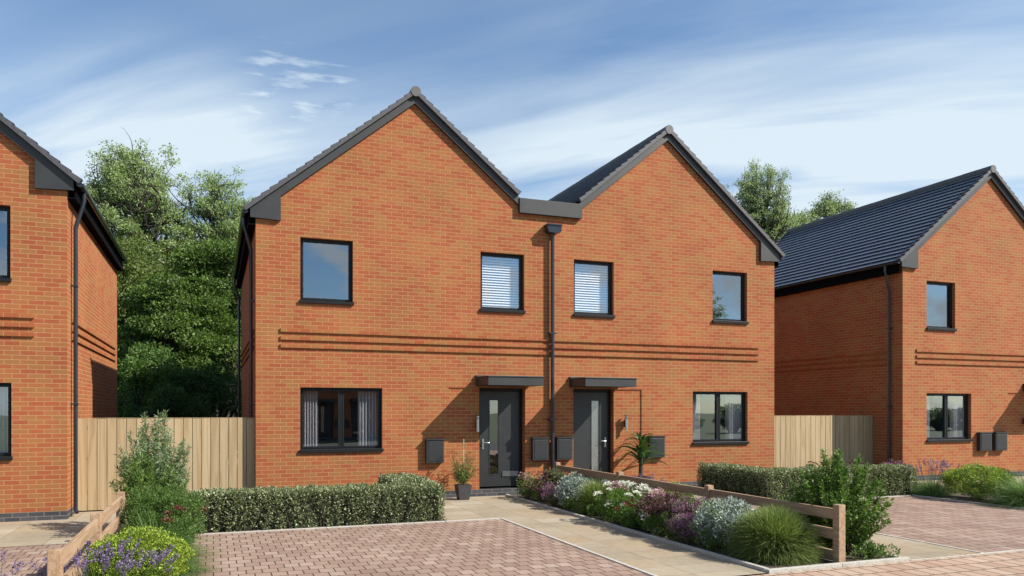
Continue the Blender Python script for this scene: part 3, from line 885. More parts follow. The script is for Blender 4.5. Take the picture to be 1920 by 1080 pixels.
bush_tree('fresh green broad-leaved tree against the left eaves of the middle pair', (.3, 31, -.3), 2.6, 2.0, 2.5, 9.2, 101, M['leaf_dense'], k=85, rl=.85, per=380, leaf=.12, flat=.30)
bush_tree('olive-green tree just right of the left house side wall', (-3.1, 33, -.3), 2.4, 2.0, 3.0, 9.3, 102, M['leaf_olive'], k=85, rl=.8, per=330, leaf=.12, flat=.42)
bush_tree('mid-green layered tree in the middle of the gap above the fence', (-1.3, 29.5, -.3), 2.2, 1.8, 2.2, 7.4, 103, M['leaf_dense'], k=85, rl=.72, per=360, leaf=.12, flat=.30)
bush_tree('rounded grey-green bush beside the far end of the left house wall', (-1.9, 26.5, -.3), 1.5, 1.3, 0.6, 4.35, 104, M['leaf_shrub'], k=70, rl=.42, per=240, leaf=.09, name='rounded_bush', cat='bush')
bush_tree('low dark bush above the fence next to the middle pair', (-.15, 25.5, -.3), 1.7, 1.3, 0.4, 3.7, 105, M['leaf_dark'], k=70, rl=.42, per=240, leaf=.09, name='rounded_bush', cat='bush')
bush_tree('small dark bush low in the centre of the gap above the fence', (-1.0, 24.0, -.3), 1.5, 1.2, 0.2, 2.95, 106, M['leaf_dark'], k=60, rl=.38, per=220, leaf=.08, name='rounded_bush', cat='bush')
bush_tree('light green foliage tree filling the gap beneath the tall airy tree', (-2.6, 37, -.3), 3.4, 2.0, 4.0, 10.0, 107, M['leaf_olive'], k=90, rl=.75, per=200, leaf=.15)
bush_tree('green foliage tree beneath the round-topped tree at the left eaves', (1.4, 37, -.3), 3.0, 2.0, 4.0, 9.4, 108, M['leaf_tree'], k=80, rl=.75, per=200, leaf=.15)
bush_tree('dark background thicket tree at the back of the gap', (-1.3, 42, -.3), 6.5, 2.0, 0.5, 9.5, 109, M['leaf_dark'], k=160, rl=1.1, per=170, leaf=.22)

# ------------------------------------------------------------------ hedges
def hedge(label, loc, boxes, seed, n):
    """boxes: (x0,x1,y0,y1,h) in local space, clipped rounded box runs"""
    rng = np.random.default_rng(seed)
    t = thing('hedge', label, 'hedge', loc, 0, 'clipped variegated hedges')
    tot = sum(((b[1] - b[0]) + (b[3] - b[2])) * 2 * b[4] + (b[1] - b[0]) * (b[3] - b[2]) for b in boxes)
    allV, allF, off = [], [], 0
    core = MB(); segs = []
    for (x0, x1, y0, y1, h) in boxes:
        A = [((x1 - x0) * h, 'f'), ((x1 - x0) * h, 'k'), ((y1 - y0) * h, 'l'), ((y1 - y0) * h, 'r'), ((x1 - x0) * (y1 - y0) * 1.3, 't')]
        for area, side in A:
            m = int(n * area / tot * 1.25)
            u = rng.uniform(0, 1, m); v = rng.uniform(0, 1, m); z = v * h
            dep = rng.exponential(.035, m) - .03
            if side in 'fk':
                x = x0 + u * (x1 - x0); s = x
            elif side in 'lr':
                y = y0 + u * (y1 - y0); s = y
            else:
                x = x0 + u * (x1 - x0); y = y0 + v * (y1 - y0); s = x + y
            pill = .5 + .5 * np.sin(s * 21 + 2.3 * np.sin(s * 7.1) + 1.1 * np.sin(z * 9 + s * 3))
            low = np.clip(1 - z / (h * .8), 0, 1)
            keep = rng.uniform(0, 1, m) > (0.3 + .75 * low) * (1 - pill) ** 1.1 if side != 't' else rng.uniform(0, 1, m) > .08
            bul = .03 * (pill - .5) + .018 * np.sin(s * 3.3) - .02
            rnd_ = .05 * np.clip((z / h - .82) / .18, 0, 1) ** 2
            if side == 'f': P = np.stack([x, y0 + dep - bul + rnd_, z], 1); nn = [0, -1, .25]
            elif side == 'k': P = np.stack([x, y1 - dep + bul - rnd_, z], 1); nn = [0, 1, .25]
            elif side == 'l': P = np.stack([x0 + dep - bul + rnd_, y, z], 1); nn = [-1, 0, .25]
            elif side == 'r': P = np.stack([x1 - dep + bul - rnd_, y, z], 1); nn = [1, 0, .25]
            else: P = np.stack([x, y, h - dep + .02 * np.sin(x * 9 + 1) * np.sin(y * 11) + .012 * np.sin(x * 31)], 1); nn = [0, 0, 1]
            P = P[keep]; D = np.array([nn]) * .8 + rdirs(rng, len(P)) * .9
            V, F = leaf_geo(rng, P, D, .042, .020)
            allV.append(V); allF.append(F + off); off += len(V)
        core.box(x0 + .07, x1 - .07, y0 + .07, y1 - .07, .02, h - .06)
        ns = int(((x1 - x0) + (y1 - y0)) * 12)
        for _ in range(ns):
            a = np.array([rng.uniform(x0 + .03, x1 - .03), rng.uniform(y0 + .02, y0 + .06), 0]) if rng.uniform() < .6 else np.array([rng.uniform(x0 + .03, x1 - .03), rng.uniform(y0, y1), 0])
            b = a + np.array([rng.normal() * .07, rng.normal() * .03, h * rng.uniform(.5, .9)])
            segs.append((a, b, .006, .002))
    npmesh('foliage', np.concatenate(allV), np.concatenate(allF), M['leaf_vary'], t)
    core.build('shade_core', M['hcore'], t)  # solid box behind the leaves, its dark colour stands in for shade
    V, F = limb_geo(segs, 4); tw = npmesh('hedge_inside', V, F, M['twig'], t); tw['kind'] = 'stuff'
    return t
M['hcore'] = plain('hedge_inside', (.020, .022, .010), .95, nscale=40, namp=.5)  # near-black core colour, the hedge's inner shade put into it
hedge('clipped variegated hedge under the wide ground-floor window of the left home, beside the main driveway', (0, 0, 0), [(-.42, 3.5, 12.2, 12.85, .545), (2.85, 3.48, 12.87, 14.3, .58)], 7, 36000)
hedge('clipped variegated hedge under the right home, turning the corner behind the big green shrub', (0, 0, 0), [(10.12, 13.95, 12.36, 13.0, .57), (10.12, 10.75, 13.02, 14.75, .57)], 9, 36000)

# ------------------------------------------------------------------ garden plants
def shrub(name, label, loc, sx, sy, h, seed, mat, k=60, rl=.12, per=120, leaf=.05, wide=.45, cone=0.0, stem=True, cat='shrub', jitter=.7, up=.3, group=None, inner=.45, mat2=None, frac2=0.3, part2='blossom'):
    rng = np.random.default_rng(seed)
    t = thing(name, label, cat, loc, 0, group)
    lb = lobes_ellipsoid(rng, k, sx, sy, 0.0, h, rl, inner, cone)
    if mat2 is None:
        V, F = clump_foliage(rng, lb, per, leaf, leaf * wide, up=up, jitter=jitter); npmesh('foliage', V, F, mat, t)
    else:
        sel = rng.uniform(0, 1, k) < frac2
        V, F = clump_foliage(rng, lb[~sel], per, leaf, leaf * wide, up=up, jitter=jitter); npmesh('foliage', V, F, mat, t)
        V, F = clump_foliage(rng, lb[sel] * [1, 1, 1.02, 1], per, leaf * .8, leaf * wide, up=up, jitter=jitter); npmesh(part2, V, F, mat2, t)
    if stem:
        V, F = stems_geo(rng, lb, .007, 24); npmesh('stems', V, F, M['twig'], t)
    return t

def shoots(name, label, loc, n, h, spread, seed, mat, leafL, leafW, lpm=110, cat='shrub', part='foliage', fan=1.0, cone=.42, lowest=.75):
    """upright leafy shoots: leaves set along wand-like stems"""
    rng = np.random.default_rng(seed)
    t = thing(name, label, cat, loc)
    segs = []; P = []; D = []
    for i in range(n):
        az = rng.uniform(0, 2 * PI); rr = rng.uniform(0, 1) ** .6
        a = np.array([math.cos(az), math.sin(az), 0]) * rr * spread * .35
        hh = h * (1 - cone * rr ** (1.3 if cone > .5 else 1.8)) * rng.uniform(lowest, 1.0)
        tip = np.array([math.cos(az) * rr * spread * fan, math.sin(az) * rr * spread * fan, hh])
        mid = a * .6 + tip * .4 + np.array([0, 0, hh * .15]); pts = [a, mid, tip]
        K = 8; pl = []
        for k in range(K + 1):
            s = k / K; q = a * (1 - s) ** 2 + 2 * mid * s * (1 - s) + tip * s * s + rng.normal(size=3) * .006
            pl.append(q)
        for k in range(K): segs.append((pl[k], pl[k + 1], .006 * (1 - .7 * k / K), .006 * (1 - .7 * (k + 1) / K)))
        L = np.linalg.norm(tip - a); m = int(L * lpm)
        s = rng.uniform(.08, 1, m) ** .8 * K; i0 = np.minimum(s.astype(int), K - 1); fr = (s - i0)[:, None]
        pl = np.array(pl); q = pl[i0] * (1 - fr) + pl[i0 + 1] * fr; tg = unit(pl[i0 + 1] - pl[i0])
        side = rdirs(rng, m); P.append(q); D.append(tg * .55 + side * .85)
    P = np.concatenate(P); D = np.concatenate(D)
    V, F = leaf_geo(rng, P, D, leafL, leafW)
    npmesh(part, V, F, mat, t)
    V, F = limb_geo(segs, 4); npmesh('stems', V, F, M['twig'], t)
    return t

def grass_clump(name, label, loc, n, h, r, seed, mat, droop=.55, width=.006, ball=True, up=.5, cat='ornamental grass'):
    rng = np.random.default_rng(seed)
    t = thing(name, label, cat, loc)
    d = rng.normal(size=(n, 3)); d[:, 2] = np.abs(d[:, 2]) * (up * 2) + (.12 if ball else .35)
    d = unit(d)
    base = np.concatenate([rng.normal(size=(n, 2)) * r * .14, np.zeros((n, 1))], 1) + d * np.array([[1, 1, 0.0]]) * r * .08
    base[:, 2] = .01
    if ball:
        el = np.arcsin(rng.uniform(-.22, 1, n)); az = rng.uniform(0, 2 * PI, n)
        T = np.stack([np.cos(az) * np.cos(el) * r, np.sin(az) * np.cos(el) * r, np.sin(el) * h * .86 + .09], 1) * rng.uniform(.6, 1.06, (n, 1)) ** .6
        L = np.linalg.norm(T, axis=1); g = droop * rng.uniform(.5, 1.2, (n, 1))
        d = (T - base) / L[:, None] + np.array([[0, 0, 1.0]]) * g
        V, F = blade_geo(rng, base, d, L, np.full(n, width) * rng.uniform(.7, 1.3, n), g, k=6, norm=False)
    else:
        L = h * 1.15 * rng.uniform(.6, 1.05, n)
        V, F = blade_geo(rng, base, d, L, np.full(n, width) * rng.uniform(.7, 1.3, n), np.full((n, 1), droop) * rng.uniform(.5, 1.3, (n, 1)), k=6)
    V[:, 2] = np.maximum(V[:, 2], .012)
    npmesh('blades', V, F, mat, t)
    return t

def heads(t, rng, pts, r, mat, n=60, name='flower_head', flat=.45, leaf=.02):
    """one flower head mesh shared by counted copies"""
    d = rdirs(rng, n); d[:, 2] = np.abs(d[:, 2])
    P = d * r * rng.uniform(.6, 1, (n, 1)) * np.array([[1, 1, flat]])
    V, F = leaf_geo(rng, P, d + rdirs(rng, n) * .5, leaf, leaf * .8)
    first = npmesh(name, V, F, mat, t)
    for i, p in enumerate(pts):
        o = first if i == 0 else first.copy()
        if i:
            COL.objects.link(o); o.parent = t
        o.location = p; o.rotation_euler = (rng.uniform(-.4, .4), rng.uniform(-.4, .4), rng.uniform(0, 6)); s = rng.uniform(.75, 1.2); o.scale = (s, s, s)

def lavender(label, loc, n, h, r, seed, spikes=26, lean=.5):
    rng = np.random.default_rng(seed)
    t = thing('lavender', label, 'lavender', loc)
    m = n; d = rng.normal(size=(m, 3)); d[:, 2] = np.abs(d[:, 2]) + .5; d = unit(d)
    base = np.concatenate([rng.normal(size=(m, 2)) * r * .3, np.full((m, 1), .01)], 1)
    V, F = blade_geo(rng, base, d, h * .62 * rng.uniform(.6, 1.1, m), np.full(m, .006), np.full((m, 1), .25), k=3)
    npmesh('foliage', V, F, M['grass_pale'], t)
    # one spike of small purple florets, copied
    q = 46; z = rng.uniform(0, .085, q); a = rng.uniform(0, 2 * PI, q)
    dd = np.stack([np.cos(a), np.sin(a), np.full(q, .5)], 1)
    P = dd * np.array([[.006, .006, 0]]) + np.stack([np.zeros(q), np.zeros(q), z], 1)
    V, F = leaf_geo(rng, P, dd, .017, .011)
    sp = npmesh('flower_spike', V, F, M['fl_purple'], t)
    segs = []
    for i in range(spikes):
        az = rng.uniform(0, 2 * PI); rr = rng.uniform(.1, 1) ** .7 * r
        a = np.array([math.cos(az) * rr * .3, math.sin(az) * rr * .3, 0]); b = np.array([math.cos(az) * rr, math.sin(az) * rr, h * rng.uniform(.72, 1.0) * (1 - .2 * (rr / r) ** 2) - .07])
        segs.append((a, b, .003, .002))
        o = sp if i == 0 else sp.copy()
        if i:
            COL.objects.link(o); o.parent = t
        v = Vector(b - a).normalized(); o.location = b; o.rotation_euler = v.to_track_quat('Z', 'Y').to_euler(); s = rng.uniform(.8, 1.3); o.scale = (s, s, s)
    V, F = limb_geo(segs, 4); npmesh('stems', V, F, M['grass'], t)
    return t

# --- left bed
shoots('willow_leaved_shrub', 'tallest silvery willow-leaved shrub standing against the left timber fence', (-.82, 12.9, .01), 70, 1.90, .56, 201, M['leaf_silver_green'], .085, .015, lpm=110, lowest=.6)
shoots('willow_leaved_shrub', 'bright green narrow-leaved shrub in front of the silvery one by the left fence', (-.86, 12.3, .01), 60, 1.24, .60, 202, M['leaf_bright'], .075, .015, lpm=130, lowest=.6)
shrub('feathery_shrub', 'soft mid-green feathery shrub between the pale rail end and the hedge corner', (-.66, 11.45, .01), .55, .6, .80, 203, M['leaf_shrub'], k=80, rl=.13, per=150, leaf=.05, wide=.22, up=.5)
grass_clump('ornamental_grass', 'loose arching green grass beside the left edge of the main driveway', (-.66, 10.3, .01), 2600, .74, .42, 204, M['grass'], droop=.55, width=.006, ball=False)
grass_clump('ornamental_grass', 'second arching grass clump right behind the lime dome at lower left', (-.55, 9.35, .01), 2200, .60, .40, 205, M['grass'], droop=.65, width=.006, ball=False)
shrub('lime_dome_shrub', 'lime-green dome shrub at the lower left corner with lavender in front', (-.70, 8.55, .01), .50, .50, .64, 206, M['leaf_lime'], k=240, rl=.07, per=100, leaf=.022, wide=.7, inner=.75, stem=True)
lavender('big lavender clump in front of the lime dome at lower left', (-.90, 7.85, .01), 1000, .64, .54, 207, spikes=64)
lavender('small lavender clump at the extreme lower left corner of the picture', (-1.75, 7.75, .01), 260, .58, .26, 208, spikes=16)
def sedum(label, loc, h, r, seed, n=8, mat='fl_red'):
    t = shrub('stonecrop', label, loc, r, r, h * .85, seed, M['leaf_shrub'], k=40, rl=.07, per=70, leaf=.035, wide=.5, cat='flowering plant')
    rng = np.random.default_rng(seed + 1)
    pts = []
    for i in range(n):
        a = rng.uniform(0, 2 * PI); q = rng.uniform(0, 1) ** .5 * r
        pts.append((math.cos(a) * q, math.sin(a) * q, h * (1 - .35 * (q / r) ** 2)))
    heads(t, rng, pts, .05, M[mat], n=60)
    return t
sedum('red-flowered stonecrop at the corner where the hedge meets the driveway', (-.33, 11.75, .01), .50, .28, 210, 8)
sedum('red-flowered stonecrop amid the arching grass at the left bed', (-.42, 10.75, .01), .55, .22, 212, 5)

# --- bed between the path and the brown fence
shrub('rose_bush', 'small yellow-green rosy-tipped bush right of the left grey front door', (5.98, 14.6, .01), .28, .3, .56, 220, M['leaf_olive'], k=30, rl=.07, per=45, leaf=.04, wide=.5, mat2=M['fl_pink'], frac2=.25)
shrub('purple_shrub', 'dark purple-brown shrub below the pair of central meter boxes', (6.22, 13.95, .01), .48, .5, .68, 221, M['leaf_purple'], k=75, rl=.1, per=110, leaf=.035, wide=.5, mat2=M['leaf_shrub'], frac2=.2, part2='green_shoots')
shrub('heather', 'magenta heather at the path edge below the dark purple-brown shrub', (6.0, 13.4, .01), .24, .34, .46, 222, M['fl_magenta'], k=26, rl=.07, per=90, leaf=.03, wide=.3, up=.7, mat2=M['leaf_purple'], frac2=.4, part2='foliage_dark', cat='flowering plant')
shrub('silver_shrub', 'silver-leaved shrub between the purple shrub and the smaller grass dome', (6.2, 12.9, .01), .42, .42, .64, 223, M['leaf_silver'], k=60, rl=.1, per=90, leaf=.045, wide=.45)
grass_clump('grass_dome', 'smaller dome of fine grass halfway along the flower bed', (6.22, 12.1, .01), 4200, .64, .47, 224, M['grass_dome'], droop=.6, width=.010)
t = shrub('candytuft', 'green plant covered with white flower heads in the middle of the flower bed', (6.12, 10.95, .01), .46, .62, .56, 225, M['leaf_bright'], k=85, rl=.09, per=90, leaf=.038, wide=.4, cat='flowering plant')
rng = np.random.default_rng(5)
heads(t, rng, [(-.33, .25, .44), (-.20, .1, .52), (-.28, -.05, .36), (-.12, .3, .58), (.02, .1, .62), (.1, -.1, .60), (.18, .2, .6), (.25, -.2, .58), (-.05, -.25, .46), (-.35, -.15, .3), (.3, .05, .52), (.0, -.42, .5), (.2, -.4, .54), (-.2, -.35, .33)], .064, M['fl_white'], n=100, flat=.7)
sedum('dark red stonecrop tucked in front of the white flowers', (5.98, 10.4, .01), .42, .26, 227, 7)
shrub('purple_shrub', 'large purple-brown shrub in front of the second fence post from the front', (6.25, 9.85, .01), .48, .62, .64, 230, M['leaf_purple'], k=100, rl=.1, per=120, leaf=.035, wide=.5, mat2=M['fl_pink'], frac2=.12)
shrub('heather', 'magenta-tipped heather with green shoots beside the silver plant', (6.2, 9.2, .01), .46, .5, .64, 231, M['fl_magenta'], k=80, rl=.09, per=95, leaf=.032, wide=.3, up=.6, mat2=M['leaf_shrub'], frac2=.45, part2='foliage_green', cat='flowering plant')
shrub('silver_shrub', 'silver-white leafy shrub immediately left of the big grass dome', (6.28, 8.5, .01), .48, .5, .64, 232, M['leaf_silver'], k=95, rl=.095, per=90, leaf=.048, wide=.4, up=.5, mat2=M['leaf_silver_green'], frac2=.3, part2='green_leaves')
grass_clump('grass_dome', 'biggest dome of fine grass, at the front end of the flower bed', (6.36, 7.68, .01), 9500, .67, .62, 233, M['grass_dome'], droop=.6, width=.011)

rng = np.random.default_rng(99)
k = 260
lb = np.stack([rng.uniform(5.84, 6.72, k), rng.uniform(8.25, 14.9, k), rng.uniform(.03, .16, k), rng.uniform(.06, .13, k)], 1)
V, F = clump_foliage(rng, lb, 90, .035, .016, up=.6); g_ = npmesh('ground_cover', V, F, M['leaf_dense']); g_['kind'] = 'stuff'
k = 130
lb = np.stack([rng.uniform(6.95, 7.7, k), rng.uniform(7.15, 12.0, k), rng.uniform(.02, .12, k), rng.uniform(.05, .11, k)], 1)
V, F = clump_foliage(rng, lb, 80, .035, .016, up=.6); g_ = npmesh('ground_cover', V, F, M['leaf_dense']); g_['kind'] = 'stuff'
shrub('heather', 'low mauve heather spilling over the path edging before the silver plant', (5.98, 8.95, .01), .24, .36, .44, 261, M['fl_magenta'], k=40, rl=.075, per=80, leaf=.03, wide=.3, up=.7, mat2=M['leaf_purple'], frac2=.4, part2='foliage_dark', cat='flowering plant')
shrub('rose_bush', 'loose pink-flowered bush between the white flowers and the smaller grass dome', (6.45, 11.65, .01), .3, .35, .62, 262, M['leaf_bright'], k=45, rl=.08, per=60, leaf=.04, wide=.45, mat2=M['fl_pink'], frac2=.3)
shrub('rose_bush', 'loose pink-flowered bush against the fence before the large purple-brown shrub', (6.48, 10.4, .01), .3, .35, .64, 263, M['leaf_bright'], k=45, rl=.08, per=60, leaf=.04, wide=.45, mat2=M['fl_pink'], frac2=.35)
shrub('white_flowering_plant', 'low leafy plant with scattered tiny white flowers at the path edge', (5.95, 9.75, .01), .22, .4, .36, 264, M['leaf_bright'], k=40, rl=.07, per=70, leaf=.035, wide=.45, mat2=M['fl_white'], frac2=.18, cat='flowering plant')
# --- the neighbour's side of the fence
shoots('leafy_shrub', 'big bright green leafy shrub right of the front end post', (7.42, 7.75, .01), 135, 1.38, .66, 240, M['leaf_bright'], .055, .020, lpm=140, cone=.46, lowest=.5)
shrub('leafy_shrub', 'low green shrub seen over the rail between the two front posts', (7.35, 8.6, .01), .4, .5, .62, 241, M['leaf_shrub'], k=60, rl=.1, per=110, leaf=.045, wide=.35, up=.5)
shoots('young_fern', 'little pale green fern at the foot of the big leafy shrub', (7.38, 7.22, .01), 12, .26, .18, 242, M['leaf_shrub'], .05, .014, lpm=200, fan=1.2)
lavender('lavender clump behind the brown fence below the strap-leaved plant', (7.35, 12.3, .01), 420, .66, .34, 243, spikes=30)
shrub('silver_shrub', 'pale silvery ground plant behind the second rail from the door', (7.2, 13.1, .01), .3, .5, .58, 244, M['leaf_silver'], k=50, rl=.08, per=80, leaf=.035, wide=.4)
shrub('lime_dome_shrub', 'small lime-green dome shrub just behind the brown fence', (7.36, 11.35, .01), .34, .34, .60, 245, M['leaf_lime'], k=70, rl=.07, per=90, leaf=.022, wide=.7, inner=.7)
grass_clump('ornamental_grass', 'upright arching grass behind the fence in front of the right hedge corner', (7.5, 10.5, .01), 1500, .66, .4, 246, M['grass'], droop=.45, width=.006, ball=False)
sedum('dark red stonecrop just behind the brown fence near its middle', (7.3, 9.9, .01), .5, .25, 247, 6)

# --- between the right home and the right house
lavender('lavender clump at the far driveway corner before the right house', (14.2, 12.2, .01), 1600, .80, .55, 250, spikes=56)
shrub('lime_dome_shrub', 'light green dome shrub in front of the right house meter boxes', (14.38, 11.25, .01), .62, .75, .74, 251, M['leaf_lime'], k=210, rl=.10, per=110, leaf=.028, wide=.6, inner=.6, mat2=M['leaf_shrub'], frac2=.35, part2='green_leaves')
grass_clump('ornamental_grass', 'tall arching grass at the far right edge of the picture', (14.38, 10.15, .01), 5200, .86, .65, 252, M['grass_pale'], droop=.5, width=.007, ball=False)
shrub('heather', 'pink-mauve heather in the shade at the corner of the right house', (15.55, 14.3, .01), .55, .4, .64, 253, M['fl_magenta'], k=60, rl=.1, per=80, leaf=.04, wide=.3, mat2=M['leaf_shrub'], frac2=.45, part2='foliage_green', cat='flowering plant')
shrub('purple_shrub', 'dull purple shrub against the right timber fence behind the hedge', (14.2, 14.7, .01), .7, .4, .62, 254, M['leaf_purple'], k=60, rl=.1, per=80, leaf=.04, wide=.45, mat2=M['leaf_silver_green'], frac2=.4, part2='green_shoots')
sedum('small dark red stonecrop showing over the hedge before the right fence', (12.9, 14.3, .01), .66, .2, 255, 6)

# --- potted plants by the doors
def pot(parent_label, loc, h, w0, w1, name, cat, lab):
    t = thing(name, lab, cat, loc)
    m = MB(); b, tt = w0 / 2, w1 / 2
    P0 = [(-b, -b, 0), (b, -b, 0), (b, b, 0), (-b, b, 0)]; P1 = [(-tt, -tt, h), (tt, -tt, h), (tt, tt, h), (-tt, tt, h)]
    for k in range(4): m.poly([P0[k], P0[(k + 1) % 4], P1[(k + 1) % 4], P1[k]])
    i = tt - .018; Q = [(-i, -i, h), (i, -i, h), (i, i, h), (-i, i, h)]; R = [(x, y, h - .03) for x, y, z in Q]
    for k in range(4): m.poly([P1[k], P1[(k + 1) % 4], Q[(k + 1) % 4], Q[k]]); m.poly([Q[k], Q[(k + 1) % 4], R[(k + 1) % 4], R[k]])
    m.poly(P0[::-1]); m.build('pot', M['terracotta'], t)
    g = MB(); g.poly(R); g.build('pebbles', M['gravel'], t)
    return t
p1 = pot('', (4.70, 14.98, .01), .30, .20, .29, 'potted_bamboo', 'potted plant', 'small bamboo-like plant tied to a cane in a grey square pot by the left door')
rng = np.random.default_rng(77)
P = []; D = []; segs = []
for i in range(40):
    az = rng.uniform(0, 2 * PI); hh = rng.uniform(.25, .78); rr = rng.uniform(.08, .30)
    a = np.array([0, 0, .26]); b = np.array([math.cos(az) * rr, math.sin(az) * rr, .26 + hh]); segs.append((a, b, .004, .002))
    for s in rng.uniform(.25, 1, 22):
        P.append(a * (1 - s) + b * s); dd = rng.normal(size=3); dd[2] = dd[2] * .5 - .1; D.append(dd)
V, F = leaf_geo(rng, np.array(P), np.array(D), .11, .014); npmesh('foliage', V, F, M['leaf_olive'], p1)
V, F = limb_geo(segs, 5); npmesh('stems', V, F, M['twig'], p1)
c = MB(); c.tube([(.01, 0, .25), (.015, 0, 1.22)], .006, 8); c.build('cane', M['gravel'], p1)
V, F = leaf_geo(rng, np.array([[-.02, 0, 1.1]] * 8) + rng.normal(size=(8, 3)) * .02, rng.normal(size=(8, 3)), .06, .02); npmesh('top_leaves', V, F, M['leaf_shrub'], p1)
p2 = pot('', (8.78, 14.95, .01), .34, .24, .34, 'potted_dracaena', 'potted plant', 'spiky strap-leaved plant in a pot beside the right grey front door')
rng = np.random.default_rng(78)
V, F = limb_geo([(np.array([0, 0, .3]), np.array([.01, 0, .75]), .05, .045), (np.array([.01, 0, .75]), np.array([.02, 0, 1.15]), .045, .02)], 8); npmesh('trunk', V, F, M['bark'], p2)
n = 46; k = np.linspace(0, 1, n); az = k * n * 2.4
d = np.stack([np.cos(az), np.sin(az), .75 + .9 * k], 1)
base = np.stack([np.zeros(n), np.zeros(n), .55 + .6 * k], 1)
V, F = blade_geo(rng, base, d, (.98 - .40 * k) * rng.uniform(.85, 1.1, n), np.full(n, .075), np.full((n, 1), .62), k=8, roll=.9)
npmesh('leaves', V, F, M['leaf_strap'], p2)

# ------------------------------------------------------------------ across the road (seen mirrored in the windows)
hs = [o for o in bpy.data.objects if o.name == 'semi_detached_house'][0]
oh = copy_tree(hs); oh.location = (13.5, -17.5, 0); oh.rotation_euler = (0, 0, PI); oh['label'] = 'brick house across the road, seen only mirrored in the ground-floor window glass'
def opposite(src, x, y, label):
    o = copy_tree([q for q in bpy.data.objects if q.name == src][0]); o.location = (x, y, -.3); o['label'] = label; o['group'] = 'bushes across the road'; q = .62 + .05 * math.sin(x); o.scale = (1.35, 1.2, q) if 'bush' in src else (1, 1, .9)
opposite('tree', 38.5, -26, 'tall tree across the road, seen only mirrored in the upstairs window')
for i in range(11):
    opposite('rounded_bush' if i % 2 else 'rounded_bush.001', 29 + 3.6 * i, -22 - (i % 3), 'bush across the road, seen only mirrored in window glass')

# ------------------------------------------------------------------ sky, sun, camera
w = bpy.data.worlds.new('World'); scene.world = w; w.use_nodes = True
N = w.node_tree.nodes; L = w.node_tree.links
bg = N['Background']
sky = N.new('ShaderNodeTexSky'); sky.sky_type = 'NISHITA'; sky.sun_disc = False
sky.sun_elevation = math.asin(SUN.z); sky.sun_rotation = math.atan2(SUN.x, SUN.y)
sky.altitude = 50; sky.air_density = 1.0; sky.dust_density = .4; sky.ozone_density = 2.2
tc = N.new('ShaderNodeTexCoord'); gen = tc.outputs['Generated']
sep = N.new('ShaderNodeSeparateXYZ'); L.new(gen, sep.inputs[0])
def math_(op, a, b=None, c=None, clamp=False):
    m = N.new('ShaderNodeMath'); m.operation = op; m.use_clamp = clamp
    for i, v in enumerate((a, b, c)):
        if v is None: continue
        if isinstance(v, (int, float)): m.inputs[i].default_value = v
        else: L.new(v, m.inputs[i])
    return m.outputs[0]
# plane projection of the view direction: high cloud sheet
zz = math_('ADD', math_('MAXIMUM', sep.outputs[2], 0.0), .18)
px = math_('DIVIDE', sep.outputs[0], zz); py = math_('DIVIDE', sep.outputs[1], zz)
cb = N.new('ShaderNodeCombineXYZ'); L.new(px, cb.inputs[0]); L.new(py, cb.inputs[1])
mr_ = N.new('ShaderNodeMapping'); L.new(cb.outputs[0], mr_.inputs[0]); mr_.inputs['Rotation'].default_value = (0, 0, math.radians(40))
mp = N.new('ShaderNodeMapping'); L.new(mr_.outputs[0], mp.inputs[0]); mp.inputs['Scale'].default_value = (.55, 2.3, 1)
n1 = N.new('ShaderNodeTexNoise'); L.new(mp.outputs[0], n1.inputs['Vector']); n1.inputs['Scale'].default_value = 1.5; n1.inputs['Detail'].default_value = 9; n1.inputs['Roughness'].default_value = .55; n1.inputs['Distortion'].default_value = .5
n2 = N.new('ShaderNodeTexNoise'); L.new(cb.outputs[0], n2.inputs['Vector']); n2.inputs['Scale'].default_value = .7; n2.inputs['Detail'].default_value = 3
wisp = math_('MULTIPLY', math_('MULTIPLY', math_('SUBTRACT', n1.outputs[0], .42), 3.2, clamp=True), math_('MULTIPLY', math_('SUBTRACT', n2.outputs[0], .36), 3.5, clamp=True))
def patch(dirv, inner, outer):
    v = Vector(dirv).normalized()
    dt = N.new('ShaderNodeVectorMath'); dt.operation = 'DOT_PRODUCT'; L.new(gen, dt.inputs[0]); dt.inputs[1].default_value = v
    mr = N.new('ShaderNodeMapRange'); mr.interpolation_type = 'SMOOTHSTEP'; L.new(dt.outputs['Value'], mr.inputs[0])
    mr.inputs[1].default_value = math.cos(outer); mr.inputs[2].default_value = math.cos(inner)
    return mr.outputs[0]
def pxdir(x, y):
    u = (x - 960) / 1457; v = (770 - y) / 1457
    return (.35876 + .93343 * u, .93343 - .35876 * u, v)
# broad veil of thin haze cloud on the right of the view, thinning upwards
veil = math_('ADD', math_('MULTIPLY', patch(pxdir(1450, 330), .03, .40), .45), math_('MULTIPLY', patch(pxdir(300, 350), .02, .19), .5))
low = N.new('ShaderNodeMapRange'); low.interpolation_type = 'SMOOTHSTEP'; L.new(sep.outputs[2], low.inputs[0]); low.inputs[1].default_value = .43; low.inputs[2].default_value = .27; low.inputs[3].default_value = 0.03; low.inputs[4].default_value = .78
n3 = N.new('ShaderNodeTexNoise'); L.new(mp.outputs[0], n3.inputs['Vector']); n3.inputs['Scale'].default_value = 1.7; n3.inputs['Detail'].default_value = 7; n3.inputs['Distortion'].default_value = .35
soft = math_('MULTIPLY_ADD', math_('SUBTRACT', n3.outputs[0], .36), 3.0, .22, clamp=True)
cov = math_('MULTIPLY', math_('ADD', veil, low.outputs[0]), soft)
cov = math_('ADD', math_('ADD', cov, math_('MULTIPLY', wisp, .22)), .07)
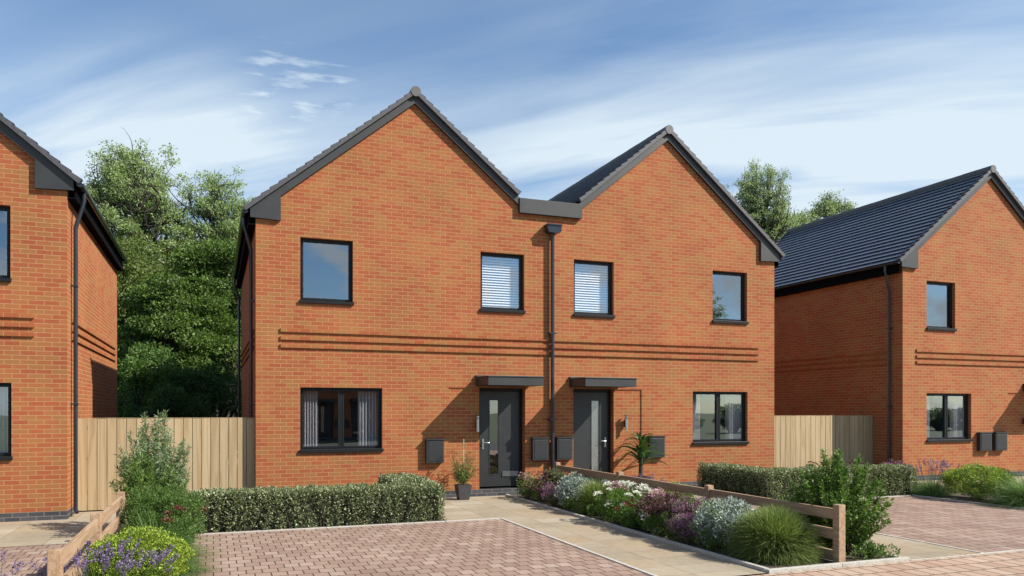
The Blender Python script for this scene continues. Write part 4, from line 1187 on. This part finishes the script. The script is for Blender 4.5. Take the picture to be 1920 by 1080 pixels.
# small puffs left of the first gable
pm = N.new('ShaderNodeTexNoise'); mp2 = N.new('ShaderNodeMapping'); L.new(gen, mp2.inputs[0]); mp2.inputs['Scale'].default_value = (14, 14, 70); L.new(mp2.outputs[0], pm.inputs['Vector']); pm.inputs['Scale'].default_value = 1.6; pm.inputs['Detail'].default_value = 6
puff = math_('MULTIPLY', math_('MULTIPLY', math_('SUBTRACT', pm.outputs[0], .50), 6, clamp=True), math_('MAXIMUM', patch(pxdir(530, 160), .015, .06), patch(pxdir(615, 160), .01, .04)))
cov = math_('ADD', cov, math_('MULTIPLY', puff, .45))
# heaped clouds over the far side of the street, behind the viewer
mp3 = N.new('ShaderNodeMapping'); L.new(gen, mp3.inputs[0]); mp3.inputs['Scale'].default_value = (9, 9, 15); mp3.inputs['Location'].default_value = (2.3, .7, 1.1)
cn = N.new('ShaderNodeTexNoise'); L.new(mp3.outputs[0], cn.inputs['Vector']); cn.inputs['Scale'].default_value = 1.5; cn.inputs['Detail'].default_value = 7
beh = N.new('ShaderNodeMapRange'); beh.interpolation_type = 'SMOOTHSTEP'; L.new(sep.outputs[1], beh.inputs[0]); beh.inputs[1].default_value = -.2; beh.inputs[2].default_value = -.5
cum = math_('MULTIPLY', math_('MULTIPLY', math_('SUBTRACT', cn.outputs[0], .46), 8, clamp=True), .9)
cov = math_('ADD', math_('MULTIPLY', cov, math_('SUBTRACT', 1, beh.outputs[0])), math_('MULTIPLY', cum, beh.outputs[0]))
cov = math_('MINIMUM', math_('MAXIMUM', cov, 0.0), .93)
mx = N.new('ShaderNodeMix'); mx.data_type = 'RGBA'; L.new(cov, mx.inputs[0]); L.new(mixc(N, L, 1.0, sky.outputs[0], (.98, 1.20, 1.34), 'MULTIPLY'), mx.inputs[6]); mx.inputs[7].default_value = (6.4, 7.4, 8.1, 1)
L.new(mx.outputs[2], bg.inputs[0]); bg.inputs[1].default_value = .068

sl = bpy.data.lights.new('sun', 'SUN'); sl.energy = 4.8; sl.angle = math.radians(.5); sl.color = (1.0, .93, .82)
so = link(bpy.data.objects.new('sun', sl)); so.rotation_euler = SUN.to_track_quat('Z', 'Y').to_euler(); so.location = (30, -20, 30)

cam = bpy.data.cameras.new('camera'); co = link(bpy.data.objects.new('camera', cam)); scene.camera = co
cam.sensor_width = 36; cam.lens = 36 * 1457 / 1920; cam.shift_x = 0; cam.shift_y = (770 - 540) / 1920
co.location = (0, 0, 1.8); co.rotation_euler = (PI / 2, 0, -math.atan(560 / 1457)); cam.clip_end = 2000; cam.clip_start = .1
vs = scene.view_settings; vs.view_transform = 'Standard'; vs.look = 'None'; vs.exposure = .82; vs.gamma = 1
scene.cycles.max_bounces = 6; scene.cycles.transparent_max_bounces = 12
